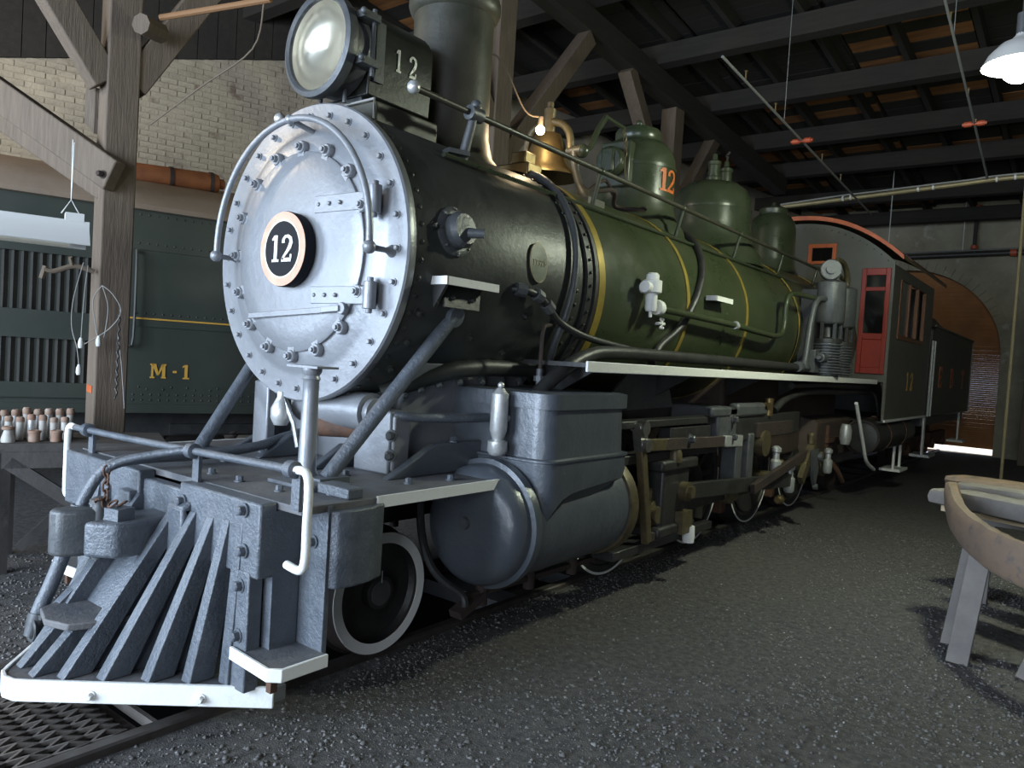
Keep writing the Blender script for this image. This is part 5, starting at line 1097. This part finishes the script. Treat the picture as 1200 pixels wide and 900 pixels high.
def small_things():
    # lit work bulb by the bell
    t = thing('work_bulb', 'small bare bulb glowing beside the brass bell', 'bulb', (.12, 1.80, 3.14))
    m = MB(); m.ball((.12, 1.80, 3.12), .032, 12, 8); m.build('glass', 'bulb_warm', t)
    m = MB(); m.cyl((.12, 1.80, 3.15), (.12, 1.80, 3.21), .018, n=10); m.tube(smooth([(.12, 1.80, 3.21), (.05, 1.7, 3.24), (.0, 1.5, 3.5), (-.4, 1.6, 4.0), (-.9, 2.4, RZ(2.4)-.45)], 5), .006, 6); m.build('cable', 'rope', t)
    light('work_bulb_light', 'POINT', (.20, 1.74, 3.09), 6, (1, .78, .48), shadow_soft_size=.03)
    # unlit fluorescent batten at the left
    a, b = carp(-.9, -1.72, 2.10)-V(0, 0, 0), V(-1.75, -.36, 2.10); d = CD; o = V(-1.75, -.36, 2.10)
    t = thing('fluorescent_fixture', 'white fluorescent batten light hung on a wire near the post', 'light', o-d*.6)
    m = MB(); n = V(C18, -S18, 0); e = o-d*1.3
    m.rings([[p+n*x+V(0, 0, z) for x, z in ((-.05, .10), (.05, .10), (.055, .055), (.15, -.05), (.145, -.055), (.05, .045), (-.05, .045), (-.145, -.055), (-.15, -.05), (-.055, .055))] for p in (o, e)]); m.build('reflector', 'enamel_white', t)
    m = MB(); m.bar(o-d*.06+V(0, 0, .0), e+V(0, 0, 0), .03, .05); m.build('lamp_holder', 'cream', t)
    for k in (-.05, .05):
        m = MB(); m.cyl(o+n*k-d*.10+V(0, 0, -.045), e+n*k+V(0, 0, -.045), .018, n=12); m.build('tube', 'cream', t)
    m = MB(); m.bar(o-d*.13+V(0, 0, .12), o-d*.03+V(0, 0, .12), .11, .05); m.build('end_block', 'enamel_white', t)
    h = o-d*.10+V(0, 0, .14); m = MB(); m.tube([h+d*.05, h+V(0, 0, .09), h-d*.05], .004, 6); m.tube([h+V(0, 0, .09), h+V(-.01, 0, .46)], .004, 6); m.tube([h+V(0, 0, .09), h+V(.012, .0, .44)], .003, 6); m.build('hanging_wire', 'wire_white', t)
    # wires and sockets hanging on the braced post
    c = V(-2.44, .03, 0)
    t = thing('hanging_cables', 'thin grey cables with lamp sockets drooping from the braced post', 'cable', (-2.44, .03, 1.7))
    for k, pts in enumerate((
        [(-2.52, -.03, 2.0), (-2.49, -.06, 1.8), (-2.46, -.08, 1.6), (-2.42, -.10, 1.45)], [(-2.55, -.05, 2.02), (-2.57, -.10, 1.75), (-2.53, -.12, 1.55), (-2.43, -.12, 1.40), (-2.41, -.11, 1.27)],
        [(-2.40, .02, 1.86), (-2.44, -.02, 1.75), (-2.38, -.02, 1.55), (-2.35, -.01, 1.47)], [(-2.40, .02, 1.86), (-2.32, .06, 1.80), (-2.27, .10, 1.68), (-2.33, .05, 1.55), (-2.50, -.04, 1.43)],
        [(-2.40, .02, 1.86), (-2.36, .05, 1.70), (-2.36, .03, 1.48)], [(-2.30, .10, 1.50), (-2.27, .12, 1.30), (-2.24, .14, .98)])):
        m = MB(); m.tube(smooth(pts, 6), .0035, 6); m.build('cable', 'wire_grey', t)
    for p in ((-2.35, -.01, 1.45), (-2.42, -.10, 1.43), (-2.41, -.11, 1.24)):
        m = MB(); m.lathe([(.014, -.03), (.019, -.01), (.017, .02), (.008, .045)], p, (0, 0, 1), 12); m.build('socket', 'wire_white', t)
    m = MB(); m.tube([V(-2.29, .10, 1.70)+V(.012*math.sin(a), 0, -.0105*a) for a in np.linspace(0, 62, 150)], .007, 6); m.build('spring_coil', 'pipe_black', t)
    t = thing('cable_bracket', 'rusty tangled bracket sticking out from the braced post', 'bracket', (-2.55, -.05, 1.98))
    m = MB(); m.tube(smooth([(-2.58, .04, 1.965), (-2.62, -.08, 1.99), (-2.66, -.20, 1.94), (-2.68, -.26, 1.95)], 4), .018, 8); m.tube(smooth([(-2.62, -.10, 2.0), (-2.60, -.12, 2.05)], 3), .015, 6); m.tube(smooth([(-2.68, -.25, 1.97), (-2.69, -.27, 1.88)], 3), .02, 6); m.build('arm', 'rope', t)
small_things()

def bench():
    d = V(math.sin(math.radians(22)), math.cos(math.radians(22)), 0); n = V(-d.y, d.x, 0); o = V(-1.83, -.36, 0)   # front edge point
    t = thing('workbench', 'dark trestle workbench crowded with metal fittings beside the pilot', 'bench', o-d*.6+n*.3)
    for k in range(4):
        m = MB(); a = o+n*(.08+.155*k); m.bar(a-d*1.6+V(0, 0, .775), a+d*.55+V(0, 0, .775), .15, .05); m.build('top_board', 'bench_wood', t)
    m = MB(); m.bar(o-d*1.6+V(0, 0, .70)+n*.03, o+d*.55+V(0, 0, .70)+n*.03, .04, .11); m.build('apron', 'bench_wood', t)
    for k in (-1.4, -.38, .40):
        for q in (.05, .55):
            m = MB(); m.bar(o+d*k+n*q+V(0, 0, -.03), o+d*k+n*q+V(0, 0, .74), .07, .07); m.build('leg', 'bench_wood', t)
    for a, b in ((-1.4, .12), (.40, -.40)):
        m = MB(); m.bar(o+d*a+n*.03+V(0, 0, .12), o+d*(a+.95 if a < 0 else a-.75)+n*.03+V(0, 0, .68), .04, .08); m.build('brace', 'bench_wood', t)
    m = MB(); m.bar(o+d*-.30+n*.5+V(0, 0, .02), o+d*.35+n*.5+V(0, 0, .7), .04, .06); m.build('brace', 'bench_wood', t)
    labs = [None, 'squat bell-mouthed pale fitting standing at the workbench front edge', 'rusty brown fitting lying among the pale ones on the workbench']
    rb = random.Random(3)
    def fitting(kind, s, q, h, r, matn, mat2):
        p = o+d*s+n*q+V(0, 0, .80)
        t = thing('pipe_fitting', labs[kind] or ('pale upright pipe fitting with rusty collar in the row behind the squat fittings', 'taller pale pipe fitting with rusty collar in the rearmost row on the workbench')[q > .3], 'fitting', p, ('rear row fittings on the bench' if q > .3 else 'upright fittings on the bench') if kind == 0 else (0, 'squat fittings on the bench', 'rusty fittings on the bench')[kind])
        m = MB()
        if kind == 1: m.lathe([(r*1.25, 0), (r*1.2, h*.25), (r*.75, h*.7), (r*.7, h*.85)], p, (0, 0, 1), 16)
        else: m.lathe([(r*.9, 0), (r, h*.05), (r*.95, h*.5), (r, h*.8)], p, (0, 0, 1), 16)
        m.build('body', matn, t)
        m = MB(); m.lathe([(r*1.08, h*.78), (r*1.12, h*.80), (r*1.12, h*.94), (r*.8, h), (r*.55, h), (r*.55, h*.9)], p, (0, 0, 1), 16, True, True); m.build('collar', mat2, t)
    for row, (q, h) in enumerate(((.20, .155), (.33, .19))):
        for i in range(13):
            fitting(0, -.80+i*.062+row*.03, q, h+rb.uniform(-.012, .015), .0225, rb.choice(['pot_pale', 'pot_pale', 'pot_pale', 'silver']), 'pot_rust')
    for s in (-.66, -.76, -.55, -.46, -.36): fitting(1, s, .09, .10 if s != -.66 else .12, .032, 'pot_pale' if s in (-.66, -.36) else 'pot_rust', 'pot_rust')
    for s in (-.92, -1.10, -1.0, -.22, -.10): fitting(2, s, .10 if s > -.95 else .2, .075 if s > -.5 else .15, .034, 'pot_rust', 'pot_rust')
bench()

def overhead():
    # yellowish conduit across the stalls
    m = MB(); m.tube(smooth([(-.6, 8.9, 4.02), (.6, 9.05, 4.12), (1.6, 9.1, 4.19), (2.35, 9.15, 4.24), (4.2, 9.3, 4.27)], 5), .032, 10); t = thing('overhead_conduit', 'yellowish conduit with taped cables crossing below the roof', 'conduit', (1, 9.05, 4.1)); m.build('pipe', 'conduit', t)
    m = MB(); m.tube(smooth([(-.6, 8.87, 4.05), (.2, 8.95, 4.13), (.7, 8.98, 4.16), (1.3, 9.02, 4.20), (1.8, 9.05, 4.23), (2.3, 9.1, 4.27), (4.2, 9.25, 4.30)], 5), .012, 8); m.build('cable', 'wire_grey', t)
    for x in (.25, .35, 1.2, 1.38, 2.1, 2.3):
        z = float(np.interp(x, (-.6, .6, 1.6, 2.35), (4.02, 4.12, 4.19, 4.24))); m = MB(); m.lathe([(.045, -.012), (.045, .012)], (x, float(np.interp(x, (-.6, .6, 1.6, 2.35), (8.9, 9.05, 9.1, 9.15)))-.01, z+.01), (1, .05, .07), 10); m.build('tape', 'wire_white', t)
    m = MB(); m.tube([(2.42, 9.16, 4.24), (2.42, 9.16, -.03)], .02, 8); m.build('drop_pipe', 'conduit', t)
    # two sprinkler lines following the roof slope
    for lab, p, q, c in (('thin sprinkler pipe with orange couplings over the steam dome', (.46, 4.0, 4.33), (.5, 9.6, 3.97), .41), ('thin sprinkler pipe with red couplings near the shaded lamp', (2.0, 4.4, 5.1), (2.02, 8.9, 4.2), .68)):
        t = thing('sprinkler_pipe', lab, 'pipe', ((p[0]+q[0])/2, (p[1]+q[1])/2, p[2]))
        m = MB(); m.tube([p, q], .013, 8); m.build('pipe', 'pipe_steel', t)
        c0 = Vector(p).lerp(Vector(q), c); m = MB(); m.cyl(c0-V(.10, 0, .0), c0-V(.03, 0, 0), .03, n=10); m.cyl(c0+V(.03, 0, 0), c0+V(.10, 0, .0), .03, n=10); m.cyl(c0-V(.12, 0, 0), c0+V(.12, 0, 0), .018, n=8); m.build('coupling', 'coupling_red', t)
        for k in (.1, .25, .55, .7):
            c1 = Vector(p).lerp(Vector(q), k); m = MB(); m.cyl(c1, c1+V(0, 0, .09), .008, n=6); m.lathe([(.02, .09), (.02, .095)], c1, (0, 0, 1), 8); m.build('sprinkler_head', 'brass', t)
        for k in (.3,):
            c1 = Vector(p).lerp(Vector(q), k); m = MB(); m.tube([c1, (c1.x, c1.y, RZ(c1.y)+.02)], .004, 6); m.build('hanger', 'pipe_steel', t)
    # pipe run on the rear wall
    t = thing('wall_pipe', 'dark pipe with red fittings running above the rear arch', 'pipe', (1, 17.3, 4.5))
    m = MB(); m.tube([(-.6, 17.3, 4.46), (3.4, 17.3, 4.52)], .055, 10); m.build('pipe', 'pipe_black', t)
    m = MB(); m.tube([(-.6, 17.22, 4.54), (3.4, 17.22, 4.60)], .018, 8); m.build('thin_pipe', 'pipe_steel', t)
    for x, z in ((.93, 5.5), (-1.95, 5.5)):
        m = MB(); m.tube([(x, 17.28, 4.5), (x, 17.28, z)], .04, 8); m.build('riser', 'pipe_black', t)
        m = MB(); m.cyl((x, 17.28, z-.06), (x, 17.28, z+.08), .08, n=10); m.build('red_coupling', 'coupling_red', t)
        m = MB(); m.cyl((x, 17.28, 4.60), (x, 17.28, 4.68), .07, n=10); m.build('red_coupling', 'coupling_red', t)
    m = MB(); m.cyl((1.62, 17.28, 4.50), (1.74, 17.28, 4.50), .09, n=12); m.build('red_coupling', 'coupling_red', t)
    for lab, x, y, z in (('thin wire hanging in front of the rear wall over the cab', -.28, 14.6, 4.3), ('thin wire hanging beside the red coupling on the rear wall', .72, 17.15, 4.56)):
        m = MB(); m.tube([(x, y, z), (x, y, RZ(y)+.02)], .010, 6); o = m.build('hanging_wire', 'wire_white'); tag(o, lab, 'wire')
overhead()

def timbers():
    # rough trestle carrying weathered curved timbers
    t = thing('timber_trestle', 'rough wooden trestle with splayed plank legs under the driftwood slab', 'trestle', (3.1, 2.9, -.03))
    for p, q, w, h in (((2.80, 2.42, -.04), (2.86, 2.62, .62), .11, .045), ((2.72, 2.72, -.04), (2.80, 2.76, .62), .09, .04), ((3.12, 2.42, -.04), (3.32, 2.75, .55), .10, .05), ((3.5, 3.9, -.04), (3.45, 3.7, .60), .10, .05), ((2.75, 3.9, -.04), (2.78, 3.7, .62), .10, .05)):
        m = MB(); m.bar(p, q, w, h, (0, 1, 0)); m.build('leg', 'grey_wood', t, bevel=.005)
    m = MB(); m.bar((2.80, 2.75, .60), (3.7, 2.75, .60), .10, .05); m.build('crossbar', 'grey_wood', t); m = MB(); m.bar((2.72, 3.7, .60), (3.7, 3.7, .60), .10, .05); m.build('crossbar', 'grey_wood', t)
    def slab(name, lab, pts, hs, th, matn, seedv=1):
        P = smooth(pts, 6); rr = random.Random(seedv); m = MB(); loops = []
        L = len(P)
        for k, p in enumerate(P):
            tt = (P[min(k+1, L-1)]-P[max(k-1, 0)]).normalized(); side = V(tt.y, -tt.x, 0).normalized(); f = k/(L-1)
            i = f*(len(hs)-1); a = int(min(i, len(hs)-2)); h = hs[a]+(hs[a+1]-hs[a])*(i-a)
            lp = []
            for j in range(10):
                w = 2*PI*j/10; u = abs(math.cos(w))**.6*math.copysign(1, math.cos(w)); v = abs(math.sin(w))**.6*math.copysign(1, math.sin(w))
                lp.append(p+side*(u*th/2*(1+rr.uniform(-.06, .06)))+V(0, 0, v*h/2*(1+rr.uniform(-.04, .04))))
            loops.append(lp)
        m.rings(loops); o = m.build(name, matn); tag(o, lab, 'timber'); return o
    slab('driftwood_slab', 'brown curved driftwood slab leaning along the trestle side', [(2.60, 3.30, .83), (2.64, 3.05, .79), (2.72, 2.75, .72), (2.86, 2.48, .66), (3.05, 2.28, .62), (3.35, 2.12, .60)], [.10, .17, .20, .22, .23, .24], .09, 'driftwood', 1)
    slab('grey_timber', 'grey weathered timber with a broken end lying behind the slab', [(2.50, 3.38, .765), (2.72, 3.28, .775), (3.0, 3.15, .77), (3.5, 2.95, .77)], [.10, .13, .14, .14], .18, 'grey_wood', 2)
    slab('weathered_plank', 'long pale brown plank on top of the grey timber', [(2.52, 4.25, .80), (2.85, 4.05, .815), (3.3, 3.85, .82), (3.8, 3.6, .82)], [.07, .08, .08, .08], .30, 'driftwood', 3)
    slab('weathered_beam', 'long grey beam lying flat along the far side of the trestle', [(2.62, 3.75, .80), (3.0, 3.55, .81), (3.7, 3.3, .81)], [.08, .09, .09], .20, 'grey_wood', 4)
    m = MB(); m.bar((2.55, 3.45, .685), (3.2, 3.2, .685), .10, .045); o = m.build('pale_board_end', 'pale_wood'); tag(o, 'short pale board end sticking out under the grey timber', 'board')
timbers()
